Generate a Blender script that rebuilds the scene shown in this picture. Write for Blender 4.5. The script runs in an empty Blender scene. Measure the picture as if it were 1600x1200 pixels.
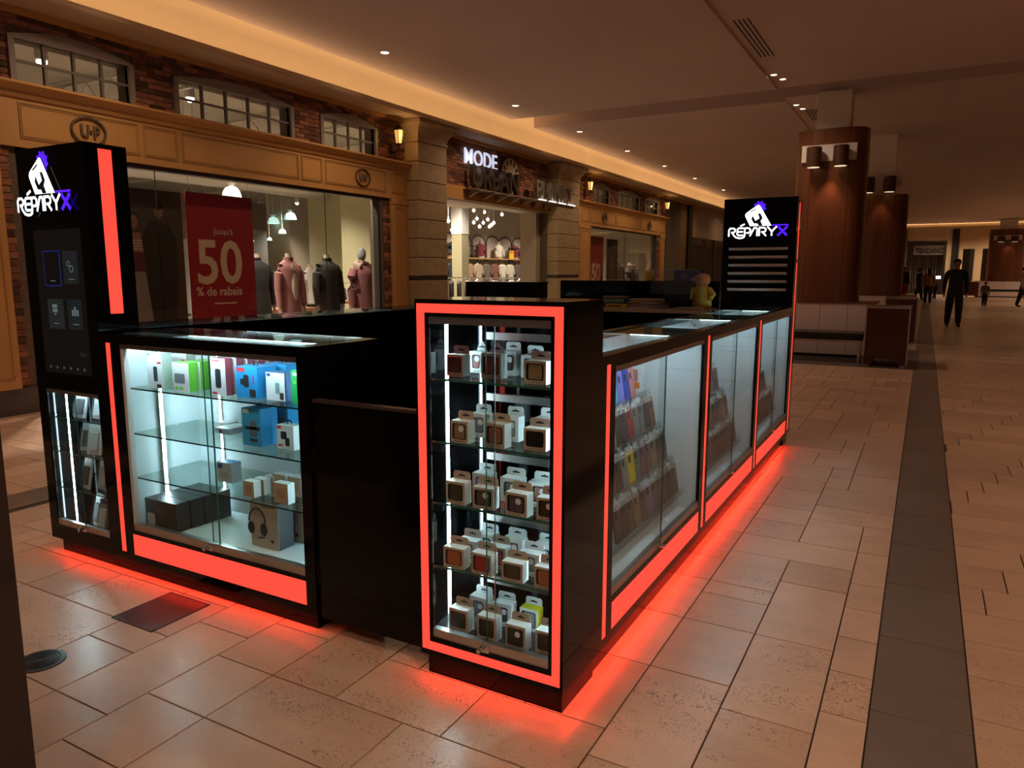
import bpy, math, random
from mathutils import Vector, Matrix
random.seed(7)
SC = bpy.context.scene
COL = SC.collection
PI = math.pi

# ------------------------------------------------------------------ camera
cam_d = bpy.data.cameras.new('camera'); cam = bpy.data.objects.new('camera', cam_d); COL.objects.link(cam)
cam_d.sensor_width = 36.0; cam_d.lens = 1149.68 / 1600 * 36.0; cam_d.clip_end = 200; cam_d.clip_start = .05
cam.location = (0, 0, 1.5)
cam.rotation_euler = (PI / 2 - 0.1511945, -0.0006881, 0.5077664)
SC.camera = cam

# ------------------------------------------------------------------ world, exposure
W = bpy.data.worlds.new('world'); SC.world = W; W.use_nodes = True
W.node_tree.nodes['Background'].inputs[0].default_value = (1.0, .60, .40, 1)
W.node_tree.nodes['Background'].inputs[1].default_value = .05
SC.view_settings.view_transform = 'Standard'; SC.view_settings.look = 'None'
SC.view_settings.exposure = 0.0; SC.view_settings.gamma = 1.0; SC.view_settings.use_curve_mapping = False
SC.cycles.max_bounces = 6; SC.cycles.diffuse_bounces = 4; SC.cycles.glossy_bounces = 3
SC.cycles.transparent_max_bounces = 20; SC.cycles.transmission_bounces = 4
SC.cycles.caustics_reflective = False; SC.cycles.caustics_refractive = False
SC.cycles.sample_clamp_indirect = 4.0
MALL_WARM = (1.0, .70, .46)      # colour of the mall's downlights
DOWNLIGHT_W = 210                # watts of one ceiling downlight
COVE_E = 8.0                    # strength of the cove light strip
LED_E = 94.0                     # white tubes inside the cases
RED_GLOW = 52.0                  # red strips under the kiosk
STORE_W = 520                    # one track lamp in the clothes shop

# ------------------------------------------------------------------ helpers
MATS = {}
def mat(name, c, rough=.5, metal=0., spec=.5, emit=None, es=0., alpha=None):
    if name in MATS: return MATS[name]
    m = bpy.data.materials.new(name); m.use_nodes = True; MATS[name] = m
    b = m.node_tree.nodes['Principled BSDF']
    b.inputs['Base Color'].default_value = (*c, 1); b.inputs['Roughness'].default_value = rough
    b.inputs['Metallic'].default_value = metal; b.inputs['Specular IOR Level'].default_value = spec
    if emit: b.inputs['Emission Color'].default_value = (*emit, 1); b.inputs['Emission Strength'].default_value = es
    return m
def nz(m, scale=(8, 8, 8), amount=.25, coord='Object', detail=4, bump=0., rand=0., bscale=1.):
    """multiply the base colour by noise (grain, wear) and optionally by a per-object random value"""
    nt = m.node_tree; N = nt.nodes; L = nt.links; b = N['Principled BSDF']
    tc = N.new('ShaderNodeTexCoord'); mp = N.new('ShaderNodeMapping'); mp.inputs['Scale'].default_value = scale
    L.new(tc.outputs[coord], mp.inputs[0])
    oi = N.new('ShaderNodeObjectInfo'); ge = N.new('ShaderNodeNewGeometry')
    add = N.new('ShaderNodeMath'); add.operation = 'ADD'; L.new(oi.outputs['Random'], add.inputs[0]); L.new(ge.outputs['Random Per Island'], add.inputs[1])
    fr = N.new('ShaderNodeMath'); fr.operation = 'FRACT'; L.new(add.outputs[0], fr.inputs[0])
    n = N.new('ShaderNodeTexNoise'); n.noise_dimensions = '4D'; n.inputs['Scale'].default_value = 1; n.inputs['Detail'].default_value = detail
    mw = N.new('ShaderNodeMath'); mw.operation = 'MULTIPLY'; mw.inputs[1].default_value = 37 if rand else 0
    L.new(fr.outputs[0], mw.inputs[0]); L.new(mw.outputs[0], n.inputs['W']); L.new(mp.outputs[0], n.inputs['Vector'])
    r1 = N.new('ShaderNodeMapRange'); r1.inputs['From Min'].default_value = .3; r1.inputs['From Max'].default_value = .7
    r1.inputs['To Min'].default_value = 1 - amount; r1.inputs['To Max'].default_value = 1 + amount
    L.new(n.outputs['Fac'], r1.inputs[0])
    r2 = N.new('ShaderNodeMapRange'); r2.inputs['To Min'].default_value = 1 - rand; r2.inputs['To Max'].default_value = 1 + rand
    L.new(fr.outputs[0], r2.inputs[0])
    mu = N.new('ShaderNodeMath'); mu.operation = 'MULTIPLY'; L.new(r1.outputs[0], mu.inputs[0]); L.new(r2.outputs[0], mu.inputs[1])
    vm = N.new('ShaderNodeVectorMath'); vm.operation = 'SCALE'
    vm.inputs[0].default_value = b.inputs['Base Color'].default_value[:3]
    L.new(mu.outputs[0], vm.inputs['Scale']); L.new(vm.outputs[0], b.inputs['Base Color'])
    if bump:
        bp = N.new('ShaderNodeBump'); bp.inputs['Strength'].default_value = bump; bp.inputs['Distance'].default_value = .01 * bscale
        L.new(n.outputs['Fac'], bp.inputs['Height']); L.new(bp.outputs[0], b.inputs['Normal'])
    return m
def glass(name, tint=(1, 1, 1), refl=1.0, rough=.0, base=.0):
    """thin clear sheet: see-through with a Fresnel reflection"""
    if name in MATS: return MATS[name]
    m = bpy.data.materials.new(name); m.use_nodes = True; MATS[name] = m
    nt = m.node_tree; N = nt.nodes; L = nt.links; N.remove(N['Principled BSDF'])
    t = N.new('ShaderNodeBsdfTransparent'); t.inputs[0].default_value = (*tint, 1)
    g = N.new('ShaderNodeBsdfGlossy'); g.inputs['Roughness'].default_value = rough
    ge = N.new('ShaderNodeNewGeometry'); dt = N.new('ShaderNodeVectorMath'); dt.operation = 'DOT_PRODUCT'
    L.new(ge.outputs['Incoming'], dt.inputs[0]); L.new(ge.outputs['Normal'], dt.inputs[1])
    def mth(op, a, b_):
        n = N.new('ShaderNodeMath'); n.operation = op
        for i, v in enumerate((a, b_)):
            if isinstance(v, (int, float)): n.inputs[i].default_value = v
            else: L.new(v, n.inputs[i])
        return n.outputs[0]
    sch = mth('POWER', mth('SUBTRACT', 1.0, mth('ABSOLUTE', dt.outputs['Value'], 0)), 5.0)
    mu = N.new('ShaderNodeMath'); mu.operation = 'MULTIPLY_ADD'; mu.inputs[1].default_value = refl; mu.inputs[2].default_value = base
    L.new(mth('MULTIPLY_ADD', sch, .96), mu.inputs[0]); mu.inputs[0].links[0].from_node.inputs[2].default_value = .04
    mx = N.new('ShaderNodeMixShader'); L.new(mu.outputs[0], mx.inputs[0]); L.new(t.outputs[0], mx.inputs[1]); L.new(g.outputs[0], mx.inputs[2])
    L.new(mx.outputs[0], N['Material Output'].inputs[0]); return m
def film(name, c, alpha, rough=.25):
    """crinkled clear plastic: part see-through, part whitish"""
    if name in MATS: return MATS[name]
    m = mat(name, c, rough); nt = m.node_tree; N = nt.nodes; L = nt.links
    t = N.new('ShaderNodeBsdfTransparent'); mx = N.new('ShaderNodeMixShader'); mx.inputs[0].default_value = alpha
    L.new(t.outputs[0], mx.inputs[1]); L.new(N['Principled BSDF'].outputs[0], mx.inputs[2]); L.new(mx.outputs[0], N['Material Output'].inputs[0])
    return m
def emis(name, c, s): return mat(name, (.0, .0, .0) if max(c) < .0 else tuple(min(.8, v) for v in c), .6, emit=c, es=s)

class MB:
    def __init__(s): s.v = []; s.f = []
    def box(s, x0, x1, y0, y1, z0, z1):
        if x1 < x0: x0, x1 = x1, x0
        if y1 < y0: y0, y1 = y1, y0
        if z1 < z0: z0, z1 = z1, z0
        n = len(s.v); s.v += [(x, y, z) for x in (x0, x1) for y in (y0, y1) for z in (z0, z1)]
        s.f += [tuple(n + i for i in q) for q in ((0, 1, 3, 2), (4, 6, 7, 5), (0, 4, 5, 1), (2, 3, 7, 6), (0, 2, 6, 4), (1, 5, 7, 3))]
        return s
    def hexa(s, b, t):
        """b,t : four bottom and four top points, same winding (counter-clockwise from above)"""
        n = len(s.v); s.v += list(b) + list(t)
        s.f += [(n + 3, n + 2, n + 1, n), (n + 4, n + 5, n + 6, n + 7)] + [(n + i, n + (i + 1) % 4, n + 4 + (i + 1) % 4, n + 4 + i) for i in range(4)]
        return s
    def prism(s, pts, axis, a0, a1):
        """closed 2-D outline extruded along an axis; pts are the two other coordinates in xyz order"""
        def P(p, a): return {0: (a, p[0], p[1]), 1: (p[0], a, p[1]), 2: (p[0], p[1], a)}[axis]
        n = len(s.v); k = len(pts); s.v += [P(p, a0) for p in pts] + [P(p, a1) for p in pts]
        s.f += [tuple(range(n, n + k)), tuple(range(n + 2 * k - 1, n + k - 1, -1))]
        s.f += [(n + i, n + k + i, n + k + (i + 1) % k, n + (i + 1) % k) for i in range(k)]
        return s
    def loft(s, rings, cap=True):
        n0 = len(s.v); k = len(rings[0])
        for r in rings: s.v += list(r)
        for j in range(len(rings) - 1):
            a = n0 + j * k; b = a + k
            s.f += [(a + i, a + (i + 1) % k, b + (i + 1) % k, b + i) for i in range(k)]
        if cap:
            s.f.append(tuple(range(n0 + k - 1, n0 - 1, -1))); e = n0 + (len(rings) - 1) * k
            s.f.append(tuple(range(e, e + k)))
        return s
    def lathe(s, prof, c=(0, 0, 0), n=16, cap=True, sy=1.):
        return s.loft([[(c[0] + r * math.cos(2 * PI * i / n), c[1] + sy * r * math.sin(2 * PI * i / n), c[2] + z) for i in range(n)] for r, z in prof], cap)
    def tube(s, pts, r, n=8):
        pts = [Vector(p) for p in pts]; rings = []
        for i, p in enumerate(pts):
            d = (pts[min(i + 1, len(pts) - 1)] - pts[max(i - 1, 0)]).normalized()
            a = d.cross(Vector((0, 0, 1))) if abs(d.z) < .95 else d.cross(Vector((0, 1, 0))); a.normalize(); b = d.cross(a)
            rr = r[i] if isinstance(r, (list, tuple)) else r
            rings.append([tuple(p + a * rr * math.cos(2 * PI * k / n) + b * rr * math.sin(2 * PI * k / n)) for k in range(n)])
        return s.loft(rings)
    def build(s, name, m, parent=None, smooth=False, bevel=0., at=None):
        me = bpy.data.meshes.new(name); me.from_pydata(s.v, [], s.f); me.update()
        return mobj(name, me, m, parent, smooth, bevel, at)
def mobj(name, me, m, parent=None, smooth=False, bevel=0., at=None):
    if m and not me.materials: me.materials.append(m)
    if smooth:
        me.polygons.foreach_set('use_smooth', [True] * len(me.polygons))
        if hasattr(me, 'set_sharp_from_angle'): me.set_sharp_from_angle(angle=.7)
    o = bpy.data.objects.new(name, me); COL.objects.link(o)
    if bevel:
        b = o.modifiers.new('bevel', 'BEVEL'); b.width = bevel; b.segments = 2; b.limit_method = 'ANGLE'
    put(o, parent, at)
    return o
def put(o, parent, at=None):
    if parent is not None:
        o.parent = parent
        if at is not None: o.location = at
        elif parent.get('world'): o.location = -Vector(parent.location)
    elif at is not None: o.location = at
def tag(o, label, cat=None, group=None, kind=None):
    o['label'] = label
    if cat: o['category'] = cat
    if group: o['group'] = group
    if kind: o['kind'] = kind
    return o
def thing(name, label, cat, loc, group=None, kind=None, rz=0, local=False):
    """an Empty at the thing's base; its parts are written in world coordinates unless local"""
    o = bpy.data.objects.new(name, None); COL.objects.link(o); o.location = loc; o.rotation_euler = (0, 0, rz); o.empty_display_size = .05
    if not local: o['world'] = 1
    return tag(o, label, cat, group, kind)
def copy_tree(o, loc, label, rz=None):
    r = o.copy(); COL.objects.link(r); r.location = loc; r['label'] = label
    if rz is not None: r.rotation_euler = (0, 0, rz)
    for c in o.children:
        d = c.copy(); COL.objects.link(d); d.parent = r
        for g in c.children:
            e = g.copy(); COL.objects.link(e); e.parent = d
    return r
def bx(x0, x1, y0, y1, z0, z1): return MB().box(x0, x1, y0, y1, z0, z1)
def holes(axis, a0, a1, u0, u1, v0, v1, hs):
    """wall slab (axis 0: u=y v=z) with rectangular openings"""
    m = MB(); us = sorted({u0, u1, *[h[0] for h in hs], *[h[1] for h in hs]}); vs = sorted({v0, v1, *[h[2] for h in hs], *[h[3] for h in hs]})
    us = [u for u in us if u0 <= u <= u1]; vs = [v for v in vs if v0 <= v <= v1]
    for i in range(len(us) - 1):
        for j in range(len(vs) - 1):
            uc = (us[i] + us[i + 1]) / 2; vc = (vs[j] + vs[j + 1]) / 2
            if any(h[0] < uc < h[1] and h[2] < vc < h[3] for h in hs): continue
            if axis == 0: m.box(a0, a1, us[i], us[i + 1], vs[j], vs[j + 1])
            else: m.box(us[i], us[i + 1], a0, a1, vs[j], vs[j + 1])
    return m
def text(name, body, m, parent, size, loc, rot, extrude=.005, bold=0., align='LEFT', sx=1.):
    c = bpy.data.curves.new(name, 'FONT'); c.body = body; c.size = size; c.extrude = extrude; c.offset = bold; c.align_x = align
    c.resolution_u = 3
    tmp = bpy.data.objects.new(name, c); COL.objects.link(tmp); dg = bpy.context.evaluated_depsgraph_get()
    me = bpy.data.meshes.new_from_object(tmp.evaluated_get(dg)); bpy.data.objects.remove(tmp); bpy.data.curves.remove(c)
    me.materials.clear(); me.materials.append(m); o = bpy.data.objects.new(name, me); COL.objects.link(o); o.rotation_euler = rot; o.scale = (sx, 1, 1)
    if parent is not None:
        o.parent = parent; o.location = Vector(loc) - Vector(parent.location) if parent.get('world') else loc
    else: o.location = loc
    return o
RX = (PI / 2, 0, 0)           # facing -Y
RY = (PI / 2, 0, PI / 2)      # facing +X
ORD = ['first', 'second', 'third', 'fourth', 'fifth', 'sixth', 'seventh', 'eighth', 'ninth', 'tenth', 'eleventh', 'twelfth', 'thirteenth', 'fourteenth', 'fifteenth', 'sixteenth']

# ------------------------------------------------------------------ materials
black = mat('black_gloss', (.004, .0035, .0035), .08, spec=.5); black.node_tree.nodes['Principled BSDF'].inputs['IOR'].default_value = 1.28
blackm = mat('black_matte', (.008, .008, .008), .5)
dmirror = mat('dark_mirror', (.10, .11, .13), .04, 1.)
alu = mat('brushed_aluminium', (.55, .52, .5), .35, 1.)
chrome = mat('chrome', (.75, .75, .75), .12, 1.)
white_lin = mat('white_laminate', (.70, .77, .82), .35)
RED = emis('red_light_panel', (1.0, .070, .045), 1.0)
REDG = emis('red_led_strip', (1.0, .03, .012), RED_GLOW)
REDF = emis('red_led_strip_front', (1.0, .03, .012), RED_GLOW * .5)
LED = emis('white_led_tube', (.66, .93, 1.0), LED_E)
LEDS = emis('white_led_strip', (.66, .93, 1.0), LED_E * .72)
LEDT = emis('white_led_dots', (.75, 1.0, .95), 6)
gcase = glass('case_glass', (.95, .98, .975), .42)
gshelf = glass('shelf_glass', (.86, .94, .91), .8, base=.02)
gtop = glass('counter_top_glass', (.92, .96, .96), .5)
gstore = glass('shop_glass', (.92, .92, .9), .7)
gedge = mat('glass_edge_green', (.03, .12, .09), .1)
acryl = glass('acrylic', (.95, .97, .97), 1.0, base=.03)
logo_w = emis('logo_white', (.93, .97, 1.0), 2.2)
logo_p = emis('logo_purple', (.085, .012, .95), 1.1)
paper = mat('white_card', (.75, .77, .78), .55)
kraft = nz(mat('kraft_card', (.50, .40, .32), .7), (60, 60, 60), .1)
tan_p = nz(mat('tan_paint', (.52, .27, .085), .55), (1.5, 1.5, 1.5), .10)
stone = nz(mat('limestone', (.36, .26, .14), .75), (5, 5, 9), .14, rand=.08, bump=.15)
brick_m = nz(mat('brick_red_brown', (.215, .085, .045), .85), (14, 14, 30), .35, rand=.7, bump=.3)
mortar = nz(mat('mortar', (.13, .095, .07), .9), (20, 20, 20), .2)
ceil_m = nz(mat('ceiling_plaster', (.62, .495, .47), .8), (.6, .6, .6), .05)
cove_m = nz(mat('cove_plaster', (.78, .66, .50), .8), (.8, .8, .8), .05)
taupe = mat('taupe_window_frame', (.27, .22, .18), .5)
bronze = mat('dark_bronze', (.035, .028, .024), .4)
baseb = nz(mat('dark_base_stone', (.075, .062, .06), .4), (3, 3, 3), .15)
wood = nz(mat('cherry_wood', (.15, .052, .023), .3), (5, 5, .35), .28, detail=6)
steel = mat('satin_steel', (.62, .57, .56), .28, 1.)
# ------------------------------------------------------------------ floor
def tile_material(name, base, pits=True, lo=.22):
    m = mat(name, base, .33); nt = m.node_tree; N = nt.nodes; L = nt.links; b = N['Principled BSDF']
    def nd(t, **k):
        n = N.new('ShaderNode' + t)
        for a, v in k.items(): setattr(n, a, v)
        return n
    def mth(op, a, b_=None, c=None):
        n = nd('Math', operation=op)
        for i, v in enumerate((a, b_, c)):
            if v is None: continue
            if isinstance(v, (int, float)): n.inputs[i].default_value = v
            else: L.new(v, n.inputs[i])
        return n.outputs[0]
    geo = nd('NewGeometry'); oi = nd('ObjectInfo')
    r = mth('FRACT', mth('ADD', oi.outputs['Random'], geo.outputs['Random Per Island']))
    def noise(scale, det, w):
        mp = nd('Mapping'); mp.inputs['Scale'].default_value = scale; L.new(geo.outputs['Position'], mp.inputs[0])
        n = nd('TexNoise', noise_dimensions='4D'); n.inputs['Scale'].default_value = 1; n.inputs['Detail'].default_value = det
        L.new(mth('MULTIPLY', r, w), n.inputs['W']); L.new(mp.outputs[0], n.inputs['Vector']); return n.outputs['Fac']
    cloud = noise((5, 9, 5), 3, 50); grain = noise((60, 90, 60), 2, 20)
    f = mth('ADD', mth('MULTIPLY', mth('SUBTRACT', cloud, .5), .42), mth('MULTIPLY', mth('SUBTRACT', r, .5), lo))
    f = mth('ADD', f, mth('MULTIPLY', mth('SUBTRACT', grain, .5), .22))
    val = mth('ADD', f, 1.0)
    if pits:
        sel = mth('GREATER_THAN', mth('FRACT', mth('MULTIPLY', r, 7.31)), .66)
        bn = nd('MapRange'); L.new(noise((2.5, 12, 3), 2, 33), bn.inputs[0]); bn.inputs[1].default_value = .42; bn.inputs[2].default_value = .66; band = bn.outputs[0]
        vp = nd('TexVoronoi'); vp.inputs['Scale'].default_value = 92; L.new(geo.outputs['Position'], vp.inputs['Vector'])
        pit = mth('LESS_THAN', vp.outputs['Distance'], mth('MULTIPLY', noise((30, 30, 30), 1, 11), .62))
        p = mth('MULTIPLY', mth('MULTIPLY', sel, band), pit)
        val = mth('MULTIPLY', val, mth('SUBTRACT', 1.0, mth('MULTIPLY', p, .62)))
        bp = nd('Bump'); bp.inputs['Strength'].default_value = .25; bp.inputs['Distance'].default_value = .002
        L.new(mth('SUBTRACT', mth('MULTIPLY', cloud, .4), p), bp.inputs['Height']); L.new(bp.outputs[0], b.inputs['Normal'])
    vm = nd('VectorMath', operation='SCALE'); vm.inputs[0].default_value = base; L.new(val, vm.inputs['Scale']); L.new(vm.outputs[0], b.inputs['Base Color'])
    L.new(mth('MULTIPLY_ADD', r, .1, .27), b.inputs['Roughness'])
    return m
tile_m = tile_material('travertine_tile', (.57, .37, .27))
strip_m = tile_material('brown_strip_tile', (.165, .125, .105), False, .12)
grout = mat('dark_grout', (.05, .04, .035), .8)
far_floor_m = tile_material('far_travertine', (.47, .335, .225), False)
floor = tag(bx(-8.3, 10, -5, 60, -.12, -.007).build('floor', grout), 'mall floor of beige stone tiles with brown border strips', 'floor', kind='structure')
U = .152; X0 = -.06; Y0 = 1.81; GAP = .003
known = [(5, 7, 2, 5), (5, 7, 5, 8), (5, 7, 8, 11), (5, 7, 11, 13), (5, 7, 13, 16), (3, 5, 1, 5), (3, 5, 5, 8), (3, 5, 8, 10), (3, 5, 10, 11), (3, 5, 11, 14), (1, 5, 14, 16),
    (1, 3, 4, 8), (1, 3, 8, 12), (1, 3, 12, 14), (1, 3, 0, 4), (0, 1, 5, 7), (0, 1, 7, 9), (0, 1, 9, 11), (0, 1, 11, 13), (0, 1, 13, 16), (0, 1, 2, 5),
    (13, 15, -4, -2), (15, 17, -3, 1), (17, 19, -3, -1), (17, 19, -1, 0), (13, 15, -2, 0), (13, 15, 0, 2), (11, 13, 0, 3), (9, 13, -2, 0), (8, 11, 0, 2), (5, 8, 0, 2), (6, 9, -3, 0),
    (19, 22, 0, 2), (17, 19, 0, 2), (22, 24, 0, 2), (19, 24, -3, 0), (24, 27, 0, 2), (9, 13, -5, -2), (15, 17, -6, -3), (17, 19, -5, -3), (3, 6, -3, 1), (0, 1, 16, 19), (1, 3, 16, 19), (3, 5, 16, 18)]
def fill(ni, j0, j1, known, seed):
    rnd = random.Random(seed); occ = set(); out = []
    for k in known:
        cells = [(i, j) for i in range(k[0], k[1]) for j in range(k[2], k[3])]
        if any(c in occ for c in cells): continue
        occ.update(cells); out.append(k)
    sizes = [(2, 2), (2, 3), (2, 4), (3, 2), (2, 2), (4, 2), (1, 2), (3, 3), (2, 1), (3, 1), (4, 3)]
    for j in range(j0, j1):
        for i in range(ni):
            if (i, j) in occ: continue
            s = sizes[:]; rnd.shuffle(s); s.append((1, 1))
            for a, b in s:
                cells = [(i + p, j + q) for p in range(a) for q in range(b)]
                if i + a <= ni and all(c not in occ for c in cells):
                    occ.update(cells); out.append((i, i + a, j, j + b)); break
    return out
TILES = []
for i0, i1, j0, j1 in fill(32, -10, 92, known, 3): TILES.append((max(X0 - i1 * U, -4.99), X0 - i0 * U, Y0 + j0 * U, Y0 + j1 * U, 0))
for i0, i1, j0, j1 in fill(20, -8, 40, [], 5):
    TILES.append((max(-5.325 - i1 * U, -8.3), -5.325 - i0 * U, Y0 + j0 * U, Y0 + j1 * U, 0))
for k in range(-6, 24):
    TILES.append((-.06, .248, 2.662 + k * .609, 2.662 + (k + 1) * .609, 1)); TILES.append((-5.325, -4.99, 2.79 + k * .609 - .6, 2.79 + (k + 1) * .609 - .6, 1))
for k in range(-14, 40):
    y = 4.008 + k * .3075; x = .346 + k * .1035
    while x > .248: x -= .61
    while x < 5:
        a = max(x, .248)
        if x + .61 - a > .02: TILES.append((a, x + .61, y - .3075, y, 0))
        x += .61
def tsize(t):
    cx = (t[0] + t[1]) / 2; cy = (t[2] + t[3]) / 2; d = math.hypot(cx, cy); fx = -.486 * cx + .874 * cy
    side = .874 * cx + .486 * cy
    if fx < .8 or abs(side) > .78 * fx + .2 or fx < 1.55: return 0
    if -3.47 < cx < -.95 and 2.4 < cy < 6.6 or (-4.05 < cx < -3.4 and 2.3 < cy < 6.6): return 0
    return (t[1] - t[0]) * (t[3] - t[2]) / d ** 3
TILES.sort(key=tsize, reverse=True)
cache = {}
for n, t in enumerate(TILES[:296]):
    key = (round(t[1] - t[0], 3), round(t[3] - t[2], 3), t[4])
    if key not in cache:
        hx = (t[1] - t[0]) / 2 - GAP; hy = (t[3] - t[2]) / 2 - GAP; e = .0005; m = MB()
        m.loft([[(-hx, -hy, -.012), (hx, -hy, -.012), (hx, hy, -.012), (-hx, hy, -.012)], [(-hx, -hy, -e), (hx, -hy, -e), (hx, hy, -e), (-hx, hy, -e)],
                [(-hx + e, -hy + e, 0), (hx - e, -hy + e, 0), (hx - e, hy - e, 0), (-hx + e, hy - e, 0)]])
        o = m.build('tile', strip_m if t[4] else tile_m, floor); cache[key] = o.data
    else: o = mobj('tile', cache[key], None, floor)
    o.location = ((t[0] + t[1]) / 2, (t[2] + t[3]) / 2, random.uniform(-.0004, 0))
for kind, mm, nm in ((0, tile_m, 'tile_field'), (1, strip_m, 'border_tile_field')):
    m = MB()
    for t in TILES[296:]:
        if t[4] == kind: m.box(t[0] + GAP, t[1] - GAP, t[2] + GAP, t[3] - GAP, -.012, 0)
    m.build(nm, mm, floor)['kind'] = 'stuff'
m = MB(); y = 15.95
while y < 60:      # the far floor: rows too thin to pick apart
    m.box(-8.3, -.062, y, y + .6, -.012, 0); y += .604
m.build('far_tile_field', far_floor_m, floor)['kind'] = 'stuff'
m = MB(); y = 16.02
while y < 60: m.box(.25, 10, y, y + .3, -.012, 0); y += .304
for k in range(-6, 60): m.box(5.2, 10, 1 + k * .25, 1.246 + k * .25, -.012, 0)
m.build('far_row_field', far_floor_m, floor)['kind'] = 'stuff'
bx(-.058, .246, 17.3, 60, -.012, 0).build('border_tile_far', strip_m, floor)
# floor fittings
g = thing('floor_grate', 'square perforated metal floor grate in front of the red-lit cabinet', 'grate', (-2.87, 1.94, 0))
bx(-3.005, -2.738, 1.8, 2.09, .0003, .003).build('plate', mat('dark_steel_plate', (.16, .13, .12), .3, .8), g)
m = MB()
for i in range(22):
    for j in range(24): m.box(-2.995 + i * .0117, -2.989 + i * .0117, 1.81 + j * .0116, 1.816 + j * .0116, .003, .0034)
m.build('perforation', mat('grate_hole', (.012, .01, .01), .6), g)['kind'] = 'stuff'
m = MB().box(-3.008, -3.002, 1.797, 2.093, 0, .004).box(-2.741, -2.735, 1.797, 2.093, 0, .004).box(-3.008, -2.735, 1.797, 1.803, 0, .004).box(-3.008, -2.735, 2.087, 2.093, 0, .004)
m.build('rim', bronze, g)
g = thing('floor_outlet_cover', 'round black ribbed floor cover near the dark cabinet at the left edge', 'floor cover', (-2.9, 1.44, 0))
MB().lathe([(.088, 0), (.088, .004), (.08, .006)], (-2.9, 1.44, 0), 32).build('rim', mat('black_rubber', (.03, .03, .032), .4), g, True)
for q in range(5):
    r = .07 - q * .013; m = MB(); m.loft([[(-2.9 + a * math.cos(t * PI / 14), 1.44 + a * math.sin(t * PI / 14), z) for t in range(28)] for a, z in ((r, .006), (r, .0085), (r - .005, .0085), (r - .005, .006))], False)
    m.build('ring', blackm, g)

# ------------------------------------------------------------------ ceiling and cove
ceil = tag(bx(-8.35, 10, 13.2, 15.2, 4.95, 5.05).build('ceiling', ceil_m), 'brown plaster mall ceiling with flat dropped panels', 'ceiling', kind='structure')
bx(-7.64, -2.46, -5, 13.7, 4.58, 4.75).build('panel', ceil_m, ceil)
bx(-2.46, 10, -5, 13.8, 4.62, 4.75).build('panel', ceil_m, ceil)
bx(-7.64, -2.46, 14.7, 60, 4.58, 5.0).build('panel', ceil_m, ceil)
bx(-2.46, 10, 14.5, 34, 4.60, 5.0).build('panel', ceil_m, ceil)
bx(-2.46, 10, 34.6, 60, 4.66, 5.0).build('panel', ceil_m, ceil)
cv = tag(MB().prism([(-8.3, 4.14), (-7.80, 4.14), (-7.78, 4.16), (-7.78, 4.21), (-7.80, 4.21), (-7.82, 4.17), (-8.3, 4.17)], 1, -5, 60).build('trim_1', nz(mat('soffit_paint', (.50, .36, .22), .7), (1, 1, 1), .05)), 'painted soffit ledge running above the left shop fronts', 'soffit', kind='structure')
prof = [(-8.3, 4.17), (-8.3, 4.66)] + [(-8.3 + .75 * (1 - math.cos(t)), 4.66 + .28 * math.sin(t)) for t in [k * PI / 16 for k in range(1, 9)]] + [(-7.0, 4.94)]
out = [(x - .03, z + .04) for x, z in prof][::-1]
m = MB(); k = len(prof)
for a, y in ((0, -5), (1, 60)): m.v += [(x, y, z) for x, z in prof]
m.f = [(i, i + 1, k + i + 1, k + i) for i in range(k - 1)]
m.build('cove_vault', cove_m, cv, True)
COVE = emis('cove_light_strip', (1.0, .62, .30), COVE_E)
bx(-7.97, -7.86, -5, 60, 4.172, 4.18).build('cove_strip', COVE, cv)
bx(-8.31, -8.2, -5, 60, 4.09, 4.14).build('crown_mould', tan_p, cv)

def downlight(x, y, z, label, power=DOWNLIGHT_W, r=.085, visible=True):
    t = thing('downlight', label, 'ceiling light', (x, y, z), 'recessed ceiling downlights')
    m = MB(); n = 20; rr = [[(x + a * math.cos(2 * PI * i / n), y + a * math.sin(2 * PI * i / n), b) for i in range(n)] for a, b in ((r, z), (r, z - .006), (r * .8, z - .008), (r * .66, z - .002))]
    m.loft(rr, False); m.build('ring', mat('downlight_ring', (.6, .45, .3), .4), t, True)
    MB().lathe([(r * .66, z - .002), (r * .66, z - .0035)], (x, y, 0), 16).build('lamp', emis('downlight_lamp', (1.0, .82, .50), 9), t)
    l = bpy.data.lights.new('downlight_beam', 'SPOT'); l.energy = power; l.color = MALL_WARM; l.spot_size = 2.5; l.spot_blend = .8; l.shadow_soft_size = .08
    o = bpy.data.objects.new('downlight_beam', l); COL.objects.link(o); o.parent = t; o.location = (0, 0, -.03)
    return t
rowL = [1.2, 5.0, 8.77, 12.62, 15.58, 18.6, 21.7, 25, 29, 34, 40, 46]
for k, y in enumerate(rowL):
    downlight(-6.95, y, 4.58, ['ceiling downlight above the bargain window, nearest in frame of the left row', 'ceiling downlight', ''][1] + ' over the left shop row, ' + ORD[k] + ' along the hall', power=DOWNLIGHT_W * (.55 if k < 8 else .4))
for k, (x, y) in enumerate([(-2.36, 12.85), (-2.28, 13.2), (-2.36, 15.2), (-2.30, 15.6)]):
    downlight(x, y, 4.62 if y < 14 else 4.6, 'small spotlight by the ceiling crease near the wooden pillar, ' + ORD[k] + ' from the camera', power=70, r=.07)
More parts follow.
